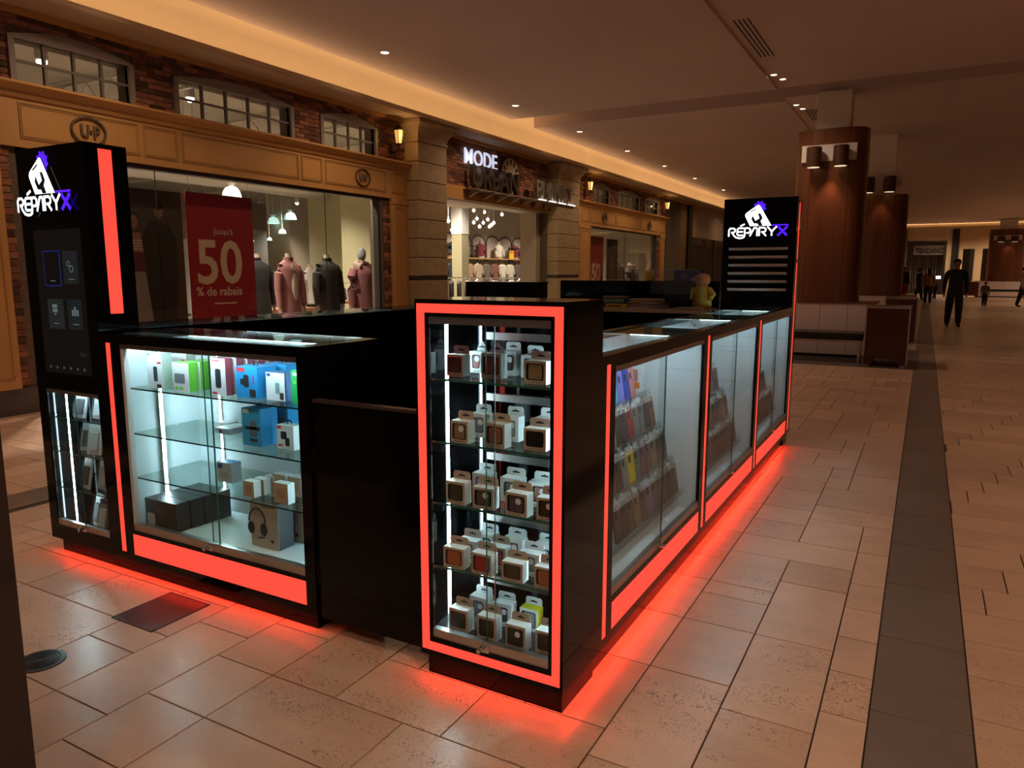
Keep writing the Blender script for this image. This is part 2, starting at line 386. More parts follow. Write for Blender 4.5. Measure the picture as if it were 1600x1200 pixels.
for k, (x, y) in enumerate([(-3.6, -1.5), (.2, -2), (3.2, 1.2), (3.4, 4.6), (.6, .4), (3.4, 8.2), (-2.9, .3), (5.5, 13), (5.5, 19), (5.5, 26), (5.5, 34), (3.4, 21), (4.6, 30), (5.8, 41), (7.5, 44), (6.6, 50), (7.2, 54), (-3, 55.6), (.6, 55.6), (3.6, 55.6)]):  # walkway downlights added to light the floor and brighten the far wall
    downlight(x, y, 4.62 if y < 14 else (4.6 if y < 34.3 else 4.66), 'ceiling downlight over the open walkway, ' + (ORD[k] if k < 16 else ['seventeenth', 'eighteenth', 'nineteenth', 'twentieth'][k - 16]) + ' in the list from the camera side'.replace('in the list ', ''), power=DOWNLIGHT_W * ((1.2 if x < -2 else .85) if y < 10 else (.35 if y < 28 else (.9 if y < 38 else 2.2))))
def vent(y0, y1, x0, label, z):
    t = thing('air_vent', label, 'vent', (x0, y0, z))
    bx(x0, x0 + .26, y0, y1, z - .004, z).build('frame', ceil_m, t)
    for q in range(4): bx(x0 + .025 + q * .058, x0 + .05 + q * .058, y0 + .02, y1 - .02, z - .0065, z - .004).build('slot', blackm, t)
vent(9.9, 11.75, -2.38, 'long slotted air vent in the ceiling near the frame top', 4.62)
vent(15.75, 16.9, -2.30, 'short slotted air vent in the ceiling beside the pillar top', 4.6)
# ------------------------------------------------------------------ shop fronts on the left
WX = -8.3
CLER = [(4.45, 5.70, 3.43, 3.86), (6.35, 8.22, 3.43, 3.86), (8.89, 10.12, 3.43, 3.86)]
CLER3 = [(19.6, 20.7, 3.45, 3.86), (21.5, 23.3, 3.45, 3.86), (23.95, 25.2, 3.45, 3.86)]
OPEN = CLER + CLER3 + [(4.38, 10.22, .28, 2.77), (12.0, 16.72, 0, 2.94), (19.35, 25.25, .28, 2.78)]
wall = tag(holes(0, WX - .2, WX, -5, 28.1, 0, 4.14, OPEN).build('wall_left', mortar), 'brick and tan shop front wall along the left of the hall', 'wall', kind='structure')
# bricks one by one on the near upper wall and the reveals
bricks = []
def brickfield(y0, y1, z0, z1, hs, bl=.205, bh=.062, off=0.):
    out = []; r = 0; z = z0
    while z < z1 - .02:
        y = y0 - (bl / 2 if r % 2 else 0) - off
        while y < y1:
            segs = [(max(y + .005, y0), min(y + bl - .005, y1))]
            for h in hs:
                if h[2] - .01 < z + bh / 2 < h[3]:
                    new = []
                    for a, b in segs:
                        if b <= h[0] or a >= h[1]: new.append((a, b)); continue
                        if a < h[0]: new.append((a, h[0]))
                        if b > h[1]: new.append((h[1], b))
                    segs = new
            for a, b in segs:
                if b - a > .03: out.append((a, b, z + .004, min(z + bh - .004, z1)))
            y += bl
        z += bh; r += 1
    return out
hs = [(h[0] - .06, h[1] + .06, 3.3, 3.95) for h in CLER]
bl = brickfield(3.9, 10.95, 3.42, 4.10, hs) + brickfield(4.19, 4.31, .3, 2.77, [], .2, .074) + brickfield(10.3, 10.5, .5, 2.77, [], .2, .074)
bc = {}
for n, (a, b, c, d) in enumerate(bl):
    key = (round(b - a, 2), round(d - c, 3))
    if key not in bc:
        h = key[0] / 2; w = key[1] / 2
        bc[key] = MB().loft([[(-.01, -h, -w), (-.01, h, -w), (-.01, h, w), (-.01, -h, w)], [(.009, -h, -w), (.009, h, -w), (.009, h, w), (.009, -h, w)], [(.012, -h + .003, -w + .003), (.012, h - .003, -w + .003), (.012, h - .003, w - .003), (.012, -h + .003, w - .003)]])
        o = bc[key].build('brick', brick_m, wall); bc[key] = o.data
    else: o = mobj('brick', bc[key], None, wall)
    o.location = (WX + random.uniform(-.003, .003), (a + b) / 2, (c + d) / 2)
hs3 = [(h[0] - .06, h[1] + .06, 3.3, 3.95) for h in CLER3]
m = MB()
for a, b, c, d in brickfield(11.85, 16.75, 3.2, 4.12, []) + brickfield(18.0, 26.2, 3.42, 4.1, hs3) + brickfield(18.0, 18.5, .3, 3.42, [], .2, .07) + brickfield(25.3, 25.6, .5, 2.77, [], .2, .07) + brickfield(10.96, 11.0, .3, 3.4, [], .2, .07): m.box(WX - .01, WX + .012, a, b, c, d)
m.build('brick_field', brick_m, wall)['kind'] = 'stuff'
# clerestory windows: frame, arched head, mullions, panes
def clerestory(h, n, idx):
    y0, y1, z0, z1 = h
    w = bpy.data.objects.new('window_%d' % idx, None); COL.objects.link(w); w.location = (WX, y0, z0); w['world'] = 1
    tag(w, ['arched loft window above the left end of the tan sign band', 'widest arched loft window above the tan sign band', 'arched loft window beside the wall lantern and stone pier',
            'small loft window left over the far shop window', 'middle loft window over the far shop window', 'right loft window over the far shop window'][idx - 1], 'window', kind='structure')
    m = MB(); arc = [(y0 - .06, z1)] + [(y0 - .06 + (y1 - y0 + .12) * k / 14, z1 + .02 + .11 * math.sin(PI * k / 14)) for k in range(15)] + [(y1 + .06, z1)]
    m.prism(arc, 0, WX - .02, WX + .035); m.build('arched_head', taupe, w)
    m = MB().box(WX - .05, WX + .04, y0 - .06, y0, z0 - .03, z1 + .02).box(WX - .05, WX + .04, y1, y1 + .06, z0 - .03, z1 + .02).box(WX - .05, WX + .04, y0, y1, z0 - .03, z0)
    m.build('window_frame', taupe, w)
    ms = mat('muntin', (.21, .18, .155), .5)
    for k in range(1, n): yy = y0 + (y1 - y0) * k / n; bx(WX - .04, WX, yy - .014, yy + .014, z0, z1).build('muntin', ms, w)
    bx(WX - .038, WX + .002, y0, y1, (z0 + z1) / 2 - .012, (z0 + z1) / 2 + .012).build('muntin', ms, w)
    for k in range(n):
        for q in range(2):
            a = y0 + (y1 - y0) * k / n + .014; b = y0 + (y1 - y0) * (k + 1) / n - .014; c = z0 + (z1 - z0) * q / 2 + (.012 if q else 0); d = z0 + (z1 - z0) * (q + 1) / 2 - (0 if q else .012)
            bx(WX - .024, WX - .018, a, b, c, d).build('pane', gstore, w)
for i, h in enumerate(CLER): clerestory(h, [4, 5, 4][i], i + 1)
for i, h in enumerate(CLER3): clerestory(h, [3, 4, 3][i], i + 4)
# tan sign bands with cornice and raised panel outlines
def sign_band(idx, y0, y1, panels, label, pil):
    t = bpy.data.objects.new('trim_%d' % idx, None); COL.objects.link(t); t.location = (WX, y0, 2.77); t['world'] = 1; tag(t, label, 'shop trim', kind='structure')
    bx(WX - .02, WX + .05, y0, y1, 2.77, 3.30).build('fascia', tan_p, t)
    MB().prism([(WX, 3.26), (WX + .07, 3.26), (WX + .09, 3.29), (WX + .09, 3.32), (WX + .14, 3.36), (WX + .18, 3.38), (WX + .18, 3.405), (WX, 3.42)], 1, y0 - .05, y1 + .05).build('cornice', tan_p, t)
    for a, b in panels:
        c, d = 2.86, 3.22; w = .012; m = MB()
        for q in (0, 1):
            e = q * .02
            m.box(WX + .05, WX + .06 - q * .004, a + e, a + e + w, c + e, d - e).box(WX + .05, WX + .06 - q * .004, b - e - w, b - e, c + e, d - e)
            m.box(WX + .05, WX + .06 - q * .004, a + e + w, b - e - w, c + e, c + e + w).box(WX + .05, WX + .06 - q * .004, a + e + w, b - e - w, d - e - w, d - e)
        m.build('panel_moulding', mat('tan_moulding', (.43, .235, .08), .5), t)
    for a, b in pil:
        bx(WX - .02, WX + .06, a, b, .28, 2.77).build('pilaster', tan_p, t)
        m = MB(); m.box(WX + .06, WX + .068, a + .06, a + .075, .4, 2.6).box(WX + .06, WX + .068, b - .075, b - .06, .4, 2.6).box(WX + .06, WX + .068, a + .06, b - .06, 2.6, 2.615).box(WX + .06, WX + .068, a + .06, b - .06, .4, .415)
        m.build('pilaster_moulding', mat('tan_moulding', (.43, .235, .08), .5), t)
        bx(WX - .02, WX + .075, a - .01, b + .01, 2.68, 2.76).build('capital', tan_p, t)
    return t
sign_band(2, 2.0, 10.95, [(2.3, 4.2), (4.42, 5.75), (5.81, 6.27), (6.33, 8.31), (8.37, 8.80), (8.87, 10.35), (10.5, 10.88)], 'tan panelled sign band and pilasters over the nearest shop window', [(3.0, 4.19), (10.5, 10.94)])
sign_band(3, 18.5, 26.1, [(18.7, 19.2), (19.3, 21.2), (21.3, 23.4), (23.5, 25.2), (25.4, 26.0)], 'tan panelled sign band over the far shop window', [(18.55, 19.3), (25.6, 26.05)])
tag(bx(WX - .02, WX + .03, 2, 10.95, 0, .28).build('baseboard_left', baseb), 'dark stone base under the nearest shop window', 'baseboard', kind='structure')
tag(bx(WX - .02, WX + .03, 18.0, 28.1, 0, .28).build('baseboard_far', baseb), 'dark stone base under the far shop window', 'baseboard', kind='structure')
bx(WX - .02, WX + .05, 11.0, 16.72, 2.94, 3.2).build('entrance_fascia', tan_p, wall)
def emblem(y, r, label):
    t = thing('oval_emblem', label, 'emblem', (WX + .06, y, 3.04), 'oval shop emblems on the tan bands')
    n = 32
    m = MB(); m.loft([[(WX + x, y + a * 1.3 * math.cos(2 * PI * i / n), 3.04 + a * math.sin(2 * PI * i / n)) for i in range(n)] for a, x in ((r, .05), (r, .08), (r * .9, .08), (r * .9, .05))], False)
    m.build('ring', mat('emblem_bronze', (.13, .09, .055), .5), t, True)
    text('monogram', 'U\u00b7P', mat('emblem_bronze', (.13, .09, .055), .5), t, r * 1.15, (WX + .06, y - r * .62, 3.04 - r * .4), RY, .012, .006, sx=.85)
emblem(5.14, .155, 'large oval emblem on the tan band above the dark screen tower')
emblem(9.74, .14, 'oval emblem on the tan band beside the stone pier')
emblem(20.3, .14, 'oval emblem at the left of the far tan band')
emblem(24.3, .14, 'oval emblem at the right of the far tan band')
# stone piers of stacked blocks
def pier(y0, y1, idx, label):
    t = bpy.data.objects.new('stone_pier', None); COL.objects.link(t); t.location = (WX, y0, 0); t['world'] = 1; tag(t, label, 'stone pier', 'stone piers of the shop front', kind='structure')
    x1 = -8.0; z = .0
    hh = [.28, .52, .55] + [.345] * 7
    for k, h in enumerate(hh):
        if k == 2:
            bx(WX - .02, x1 - .004, y0 + .004, y1 - .004, 1.345, 1.42).build('dark_band', bronze, t); z = 1.42; h = 3.78 - 1.42 - 6 * .335; hh[3:] = []
        if k < 2:
            bx(WX - .02, x1 - (.0 if k else -.02), y0, y1, z, (z + h if k == 0 else 1.345)).build('stone_block', baseb if k == 0 else stone, t, bevel=.008); z += h
    zz = 1.42; hb = (3.78 - 1.42) / 7
    for k in range(7): bx(WX - .02, x1, y0, y1, zz + k * hb + .005, zz + (k + 1) * hb - .005).build('stone_block', stone, t, bevel=.012)
    bx(WX - .02, x1 - .02, y0 + .02, y1 - .02, 1.42, 3.8).build('core', mortar, t)
    n = 8; rings = [[(WX - .02, y0 - a, z), (x1 + a, y0 - a, z), (x1 + a, y1 + a, z), (WX - .02, y1 + a, z)] for a, z in ((.0, 3.78), (.02, 3.79), (.02, 3.83), (.0, 3.84), (.02, 3.92), (.09, 4.02), (.17, 4.07), (.17, 4.13))]
    MB().loft(rings).build('capital', stone, t)
pier(10.96, 11.86, 1, 'stone block pier left of the shop entrance'); pier(16.72, 18.0, 2, 'stone block pier right of the shop entrance')
# wall lanterns
def lantern(y, label):
    t = thing('wall_lantern', label, 'wall lamp', (WX, y, 3.5), 'lantern sconces on the brick wall')
    x = WX + .2; dk = mat('lantern_iron', (.02, .017, .015), .5)
    MB().box(WX, WX + .02, y - .04, y + .04, 3.52, 3.68).tube([(WX + .02, y, 3.58), (WX + .1, y, 3.54), (x, y, 3.58), (x, y, 3.66)], .012).build('bracket', dk, t)
    rings = [[(x + a * math.cos(2 * PI * i / 6), y + a * math.sin(2 * PI * i / 6), z) for i in range(6)] for a, z in ((.055, 3.68), (.085, 3.9))]
    MB().loft(rings).build('shade_glass', emis('lantern_glow', (1.0, .55, .16), .75), t)
    MB().lathe([(.0, 3.74), (.022, 3.76), (.026, 3.81), (.0, 3.84)], (x, y, 0), 8).build('bulb', emis('lantern_bulb', (1, .75, .3), 5), t)
    m = MB()
    for i in range(6):
        c, s = math.cos(2 * PI * i / 6), math.sin(2 * PI * i / 6); m.tube([(x + .058 * c, y + .058 * s, 3.68), (x + .088 * c, y + .088 * s, 3.9)], .006, 5)
    m.lathe([(.095, 3.9), (.1, 3.915), (.05, 3.95), (.045, 3.97), (.015, 3.985), (.012, 4.02)], (x, y, 0), 6); m.lathe([(.02, 3.64), (.06, 3.665), (.06, 3.685)], (x, y, 0), 6)
    m.build('cage', dk, t)
    l = bpy.data.lights.new('lantern_light', 'POINT'); l.energy = 3; l.color = (1, .55, .2); l.shadow_soft_size = .03
    o = bpy.data.objects.new('lantern_light', l); COL.objects.link(o); o.parent = t; o.location = (.32, 0, .3)
lantern(10.55, 'glowing iron wall lantern beside the near stone pier')
lantern(18.9, 'glowing iron wall lantern beside the far stone pier'); lantern(25.75, 'glowing iron wall lantern at the far end of the shop front')
# display windows
def display(idx, y0, y1, z1, splits, label):
    w = bpy.data.objects.new('window_%d' % idx, None); COL.objects.link(w); w.location = (WX, y0, .28); w['world'] = 1; tag(w, label, 'shop window', kind='structure')
    m = MB().box(WX - .1, WX + .01, y0, y0 + .07, .28, z1).build('jamb', taupe, w)
    MB().box(WX - .1, WX + .01, y1 - .06, y1, .28, z1).build('jamb', bronze, w)
    bx(WX - .1, WX + .01, y0, y1, z1 - .05, z1).build('head_rail', bronze, w); bx(WX - .1, WX + .03, y0, y1, .28, .42).build('sill', baseb, w)
    ys = [y0 + .07] + splits + [y1 - .06]
    for a, b in zip(ys, ys[1:]): bx(WX - .06, WX - .05, a + .002, b - .002, .42, z1 - .05).build('pane', gstore, w)
    for a in splits: bx(WX - .062, WX - .048, a - .002, a + .002, .42, z1 - .05).build('joint', blackm, w)
display(7, 4.38, 10.22, 2.77, [6.0, 8.95], 'long clothes shop window behind the kiosk')
display(8, 19.35, 25.25, 2.78, [22.3], 'far clothes shop window with coats and a sale banner')
# entrance lining
dj = mat('entrance_lining', (.42, .35, .26), .6)
tag(MB().box(-8.95, WX - .2, 16.5, 16.72, 0, 2.94).box(-8.95, WX - .2, 11.86, 12.02, 0, 2.94).box(-8.95, WX - .2, 12.02, 16.5, 2.94, 3.1).build('door_1', dj), 'cream lined opening of the clothes shop entrance', 'doorway', kind='structure')
# shop sign
sgn = thing('shop_sign', 'raised shop sign of lit white and dark metal letters over the entrance', 'sign', (WX, 12.7, 3.2))
text('lit_word', 'MODE', emis('sign_white', (.70, .76, 1.0), .85), sgn, .44, (WX + .06, 12.82, 3.66), RY, .012, .002, sx=1.06)
dkm = mat('sign_bronze', (.11, .085, .06), .4, .5)
text('dark_word', 'URBAN', dkm, sgn, .62, (WX + .2, 12.85, 3.2), RY, .05, .01, sx=.96)
text('metal_word', 'PLANET', mat('sign_grey_metal', (.30, .26, .21), .35, .6), sgn, .62, (WX + .3, 15.45, 3.17), RY, .05, .008, sx=.92)
bx(WX + .05, WX + .34, 12.8, 17.6, 3.135, 3.155).build('ledge', mat('sign_ledge', (.22, .15, .08), .5), sgn)
for k in range(9): MB().prism([(WX + .05, 3.135), (WX + .32, 3.135), (WX + .30, 3.09), (WX + .05, 2.99)], 1, 12.95 + k * .57, 13.0 + k * .57).build('bracket', mat('sign_bracket', (.30, .22, .13), .5), sgn)
for k in range(4): bx(WX + .3, WX + .36, 15.6 + k * .55, 15.95 + k * .55, 3.157, 3.175).build('uplight', emis('sign_uplight', (1, .97, .9), 2), sgn)
ck = thing('sign_clock', 'round clock face sign between the two words of the shop sign', 'clock', (WX, 14.75, 3.6)); n = 32
MB().prism([(14.75 + .44 * math.cos(2 * PI * i / n), 3.6 + .44 * math.sin(2 * PI * i / n)) for i in range(n)], 0, WX + .012, WX + .05).build('rim', bronze, ck, False)
MB().prism([(14.75 + .39 * math.cos(2 * PI * i / n), 3.6 + .39 * math.sin(2 * PI * i / n)) for i in range(n)], 0, WX + .05, WX + .06).build('face', mat('clock_face', (.62, .5, .36), .6), ck)
for i in range(12):
    a = 2 * PI * i / 12; c, s = math.cos(a), math.sin(a); p = [(14.75 + c * r - s * w, 3.6 + s * r + c * w) for r, w in ((.25, -.03), (.36, -.045), (.36, .045), (.25, .03))]
    MB().prism(p, 0, WX + .06, WX + .066).build('hour_mark', bronze, ck)
# wall beyond the clothes shop
wl2 = tag(bx(WX - .3, WX - .02, 26.2, 29.2, 0, 4.14).build('wall_beyond', nz(mat('brown_panel', (.20, .115, .04), .5), (1, 1, 1), .1)), 'plain brown wall panel past the clothes shop', 'wall', kind='structure')
bx(WX - .02, WX + .05, 26.1, 26.2, .0, 4.14).build('corner_post', bronze, wl2); bx(WX - .02, WX + .08, 29.0, 29.5, 0, 4.14).build('corner_post', blackm, wl2)
fs = tag(bx(WX - .3, WX - .05, 29.5, 60, 2.9, 4.14).build('wall_glazed', nz(mat('pale_panel', (.42, .33, .26), .25), (1, 1, 1), .1)), 'pale panelled glazed shop front far along the left', 'wall', kind='structure')
for k in range(6): bx(WX - .04, WX - .02, 29.6 + k * 4, 33.4 + k * 4, .1, 2.85).build('pane', gstore, fs); bx(WX - .05, WX, 33.4 + k * 4, 33.6 + k * 4, 0, 2.9).build('mullion', bronze, fs)
bx(-11, -10.9, 29.5, 60, 0, 3.5).build('back_panel', mat('dim_shop', (.35, .25, .16), .7), fs)
# ------------------------------------------------------------------ inside the clothes shop
cream = nz(mat('shop_wall_cream', (.44, .38, .29), .7), (1, 1, 1), .06); sceil = mat('shop_ceiling_grey', (.42, .38, .32), .8)
tag(bx(-26, WX - .2, 2, 28, -.1, 0).build('floor_shop', nz(mat('shop_floor', (.38, .32, .26), .4), (1, 1, 1), .1)), 'pale floor inside the clothes shop', 'floor', kind='structure')
cs = tag(bx(-26, WX - .2, 2, 28, 4.45, 4.55).build('ceiling_shop', sceil), 'dark open ceiling with trusses inside the clothes shop', 'ceiling', kind='structure')
tmt = mat('truss_grey', (.62, .58, .52), .6)
for k in range(7):
    y = 4.0 + k * 3.2; m = MB().box(-22, -8.8, y - .025, y + .025, 4.36, 4.41).box(-22, -8.8, y - .025, y + .025, 4.02, 4.06)
    for q in range(22): xx = -8.8 - q * .6; m.tube([(xx, y, 4.05), (xx - .3, y, 4.37)], .014, 4); m.tube([(xx - .3, y, 4.37), (xx - .6, y, 4.05)], .014, 4)
    m.build('truss', tmt, cs)
MB().tube([(-14.5, 2.5, 3.65), (-14.5, 27.5, 3.65)], .22, 14).build('duct', mat('duct_metal', (.45, .43, .4), .35, .7), cs, True)
bx(-11.8, -11.5, 2.5, 18, 3.42, 3.62).build('bulkhead', cream, cs); bx(-10.6, -8.6, 12.0, 16.4, 3.12, 3.2).build('entrance_ceiling', cream, cs)
bw = tag(bx(-26.2, -26, 2, 28, 0, 4.5).build('wall_shop_back', cream), 'cream back wall deep inside the clothes shop', 'wall', kind='structure')
tag(bx(-26, WX - .2, 1.8, 2, 0, 4.5).build('wall_shop_near', cream), 'near side wall of the clothes shop', 'wall', kind='structure')
tag(bx(-26, WX - .2, 28, 28.2, 0, 4.5).build('wall_shop_far', cream), 'far side wall of the clothes shop', 'wall', kind='structure')
pw = tag(MB().box(-14.4, -14.2, 18.6, 28, 0, 4.45).box(-16.5, -14.2, 18.4, 18.6, 0, 4.45).build('wall_shop_inner', cream), 'cream inner wall with arched panels behind the clothes racks', 'wall', kind='structure')
dk_iron = mat('black_iron', (.02, .02, .02), .5)
for k in range(7):
    y = 20.6 + k * .98; arc = [(y, 1.9)] + [(y + .44 - .44 * math.cos(PI * q / 10), 2.58 + .22 * math.sin(PI * q / 10)) for q in range(11)] + [(y + .88, 1.9)]
    m = MB(); m.tube([(-14.17, a, b) for a, b in arc], .016, 5); m.build('arch_frame', dk_iron, pw)
    MB().prism(arc, 0, -14.2, -14.185).build('arch_panel', mat('arch_mirror', (.55, .48, .42), .5), pw)
sp = thing('shop_pillar', 'white and olive square pillar just inside the shop entrance', 'pillar', (-11.6, 17.7, 0))
bx(-11.75, -11.4, 17.6, 17.98, 2.55, 4.45).build('upper_cladding', mat('pale_cladding', (.62, .62, .6), .3), sp)
bx(-11.74, -11.41, 17.61, 17.97, 0, 2.55).build('lower_cladding', mat('olive_cladding', (.30, .27, .17), .5), sp)
sp = thing('shop_pillar', 'tall olive-cream pillar behind the pink puffer jacket', 'pillar', (-14.6, 16.2, 0))
bx(-15.2, -14.0, 15.6, 16.8, 0, 4.45).build('upper_cladding', mat('olive_cream', (.46, .44, .28), .6), sp)
bx(-15.25, -13.95, 15.55, 16.85, 0, .3).build('base', baseb, sp)
sp = thing('shop_pillar', 'white square pillar deep in the shop behind the hanging lamps', 'pillar', (-20, 19.5, 0))
bx(-20.5, -19.4, 19, 20.2, 0, 4.45).build('upper_cladding', cream, sp); bx(-20.55, -19.35, 18.95, 20.25, 0, .3).build('base', baseb, sp)
# track lamps
lamp_e = emis('track_lamp_face', (1.0, .97, .9), 8)
TR = [(-9.3, 5.3), (-9.4, 7.4), (-9.3, 9.4), (-11.2, 6.4), (-11.4, 9.0), (-12.8, 12.0), (-11.0, 14.2), (-12.6, 21.2), (-12.6, 23.4), (-12.6, 25.6), (-10.3, 20.5), (-10.2, 23.6), (-17, 14.0), (-18, 18), (-21, 21), (-16.5, 9), (-9.6, 13.3), (-12.2, 15.6), (-13.2, 19.6), (-10.8, 16.6)]
for k, (x, y) in enumerate(TR):
    t = thing('track_spotlight', 'white track spotlight on the clothes shop ceiling, ' + (ORD[k] if k < 16 else ['seventeenth', 'eighteenth', 'nineteenth', 'twentieth'][k - 16]) + ' of its kind', 'spotlight', (x, y, 3.9), 'track spotlights in the clothes shop')
    z = 3.95 if y < 18 else 3.7
    MB().lathe([(.05, z), (.07, z + .02), (.07, z + .16), (.03, z + .2), (.012, z + .21), (.012, 4.45)], (x, y, 0), 12).build('can', mat('track_white', (.7, .7, .7), .4), t, True)
    MB().lathe([(.004, z - .055), (.035, z - .045), (.055, z - .02), (.06, z)], (x, y, 0), 12).build('lamp', lamp_e, t)
    l = bpy.data.lights.new('track_beam', 'SPOT'); l.energy = STORE_W * (1.0 if k < 7 else (.5 if k < 12 else 1.2)); l.color = (1, .86, .68); l.spot_size = 2.3; l.spot_blend = .7; l.shadow_soft_size = .06
    o = bpy.data.objects.new('track_beam', l); COL.objects.link(o); o.parent = t; o.location = (0, 0, z - 3.9 - .08)
BULBS = [(-11.50, 17.09, 2.87), (-11.75, 18.80, 2.94), (-12.00, 19.38, 3.09), (-12.25, 20.16, 3.02), (-12.50, 20.95, 2.95), (-11.50, 19.40, 2.89), (-11.75, 19.96, 2.99), (-12.00, 18.36, 2.73), (-12.25, 18.74, 2.46), (-12.50, 18.76, 2.74), (-11.50, 18.72, 2.81), (-11.75, 19.60, 3.07), (-12.00, 18.12, 3.34), (-12.25, 19.60, 3.36), (-12.50, 20.65, 3.39), (-11.50, 20.03, 3.24)]
for k, (x, y, z) in enumerate(BULBS):
    t = thing('bulb_lamp', 'small white bulb lamp seen through the shop entrance, ' + ORD[k] + ' of the cluster', 'lamp', (x, y, z), 'bulb lamps inside the entrance')
    MB().lathe([(.005, z - .055), (.035, z - .04), (.052, z), (.035, z + .04), (.02, z + .055)], (x, y, 0), 12).build('bulb', emis('bulb_glow', (1, .96, .88), 2.2), t, True)
    MB().lathe([(.022, z + .05), (.022, z + .12), (.006, z + .125), (.006, 4.45)], (x, y, 0), 8).build('stem', mat('track_white', (.7, .7, .7), .4), t)
# hanging glass lamps
PN = [(-13.23, 11.32, 3.2, .40, 0), (-19.94, 18.79, 3.26, .40, 1), (-18.42, 18.09, 3.31, .40, 2), (-18.3, 17.6, 2.79, .25, 0), (-19.0, 16.9, 2.51, .21, 1), (-18.9, 17.6, 2.56, .17, 1), (-22.1, 22.6, 3.3, .40, 0), (-18.72, 21.21, 3.25, .40, 0), (-17.6, 19.0, 3.78, .32, 2), (-15.0, 17.3, 3.62, .40, 0)]
for k, (x, y, z, d, c) in enumerate(PN):
    r = d / 2
    t = thing('pendant_lamp', ['largest bell-shaped hanging lamp, just above the red sale banner', 'hanging bell lamp with a greenish glow, left of a matching pair', 'hanging bell lamp with a bluish glow, right of a matching pair', 'small white hanging lamp under the bluish bell lamp', 'tiny greenish hanging lamp low on the left', 'tiniest hanging lamp, low beside the greenish one', 'white hanging lamp above the dark coat', 'white hanging lamp before the olive pillar', 'dim bluish hanging lamp high in the shop', 'white hanging lamp cut by the window head'][k], 'pendant lamp', (x, y, z), 'bell-shaped hanging lamps')
    e = [emis('bell_white', (1, .93, .8), 1.5), emis('bell_green', (.62, 1, .9), 1.0), emis('bell_blue', (.45, .85, 1), .8)][c]
    MB().lathe([(r, z - r * .55), (r * .97, z - r * .3), (r * .86, z + r * .1), (r * .6, z + r * .45), (r * .25, z + r * .6)], (x, y, 0), 18, False).build('shade', e, t, True)
    MB().lathe([(r * .22, z + r * .6), (r * .3, z + r * .75), (r * .5, z + r * .95), (r * .12, z + r * 1.0), (.008, z + r * 1.2), (.008, 4.45)], (x, y, 0), 10).build('cap', mat('lamp_cap_white', (.7, .68, .62), .4), t, True)
# printed boards in the windows
def rabais(x, y0, y1, z0, z1, label, full=True):
    t = thing('sale_banner', label, 'banner', (x, (y0 + y1) / 2, z0))
    bx(x - .01, x, y0, y1, z0, z1).build('sheet', mat('banner_red', (.30, .006, .016), .6), t)
    for yy in (y0 + .06, y1 - .06): MB().tube([(x - .005, yy, z1), (x - .005, yy, 4.45)], .0025, 5).build('hanging_cord', chrome, t)
    ink = mat('banner_ink', (.66, .52, .40), .6); W_ = y1 - y0
    if full:
        text('lettering', "Jusqu'\u00e0", ink, t, .105 * W_, (x + .002, y0 + .38 * W_, z0 + 1.16), RY, .001)
    text('number', '50', ink, t, .75 * W_, (x + .002, y0 + .09 * W_, z0 + (.50 if full else .38)), RY, .001, .014 * W_, sx=.95)
    if full:
        text('lettering', '% de rabais', ink, t, .155 * W_, (x + .002, y0 + .08 * W_, z0 + .325), RY, .001, .003, sx=.98)
        bx(x, x + .001, y0 + .33 * W_, y0 + .68 * W_, z0 + .205, z0 + .225).build('fine_print', ink, t)
    return t
rabais(-8.55, 6.56, 7.66, .85, 2.54, 'dark red sale banner reading 50 in the nearest shop window')
rabais(-8.6, 20.15, 21.15, .85, 2.54, 'dark red sale banner reading 50 in the far shop window', False)
po = thing('fashion_poster', 'dark fashion poster of two models in the nearest shop window', 'poster', (-8.6, 6.1, 0))
bx(-8.62, -8.6, 5.55, 6.53, .0, 2.52).build('sheet', mat('poster_dark', (.050, .036, .026), .6), po)
def flat(pts, m, dx=.001, name='print'): MB().prism(pts, 0, -8.6, -8.6 + dx).build(name, m, po)
def ell(cy, cz, ry, rz, n=16): return [(cy + ry * math.cos(2 * PI * i / n), cz + rz * math.sin(2 * PI * i / n)) for i in range(n)]
skin_p = mat('print_skin', (.24, .12, .08), .7)
flat([(6.0, .5), (5.98, 1.5), (5.93, 1.9), (6.03, 2.1), (6.13, 2.14), (6.32, 2.1), (6.44, 1.9), (6.42, 1.4), (6.36, .9), (6.40, .5)], mat('print_black', (.014, .011, .010), .6), .001)
flat(ell(6.19, 2.27, .062, .10), skin_p, .002); flat(ell(6.19, 2.335, .075, .06), mat('print_hair', (.006, .005, .005), .7), .003)
flat([(5.70, .5), (5.72, 1.3), (5.76, 1.52), (5.95, 1.52), (6.0, 1.1), (6.06, .5)], mat('print_grey_skirt', (.22, .19, .165), .7), .002)
flat([(5.74, 1.5), (5.72, 1.75), (5.78, 1.8), (5.95, 1.8), (5.97, 1.5)], mat('print_maroon', (.08, .012, .02), .7), .0025)
flat([(5.76, 1.74), (5.76, 1.92), (5.8, 1.98), (5.92, 1.98), (5.95, 1.74)], skin_p, .003)
for k in range(4): flat([(5.785, 1.77 + k * .035), (5.785, 1.785 + k * .035), (5.935, 1.785 + k * .035), (5.935, 1.77 + k * .035)], mat('print_stripe', (.45, .38, .33), .7), .0035)
flat(ell(5.84, 2.11, .058, .085), skin_p, .003); flat(ell(5.835, 2.17, .08, .07), mat('print_hair2', (.018, .009, .006), .7), .0026)
po = thing('fashion_poster', 'narrow brown fashion poster beside the far sale banner', 'poster', (-8.6, 21.9, 0))
bx(-8.62, -8.6, 21.45, 22.35, .0, 2.5).build('sheet', mat('poster_brown', (.055, .04, .025), .6), po)
flat([(21.7, .7), (21.7, 1.7), (21.9, 2.1), (22.1, 1.7), (22.1, .7)], mat('print_olive', (.11, .085, .05), .7))
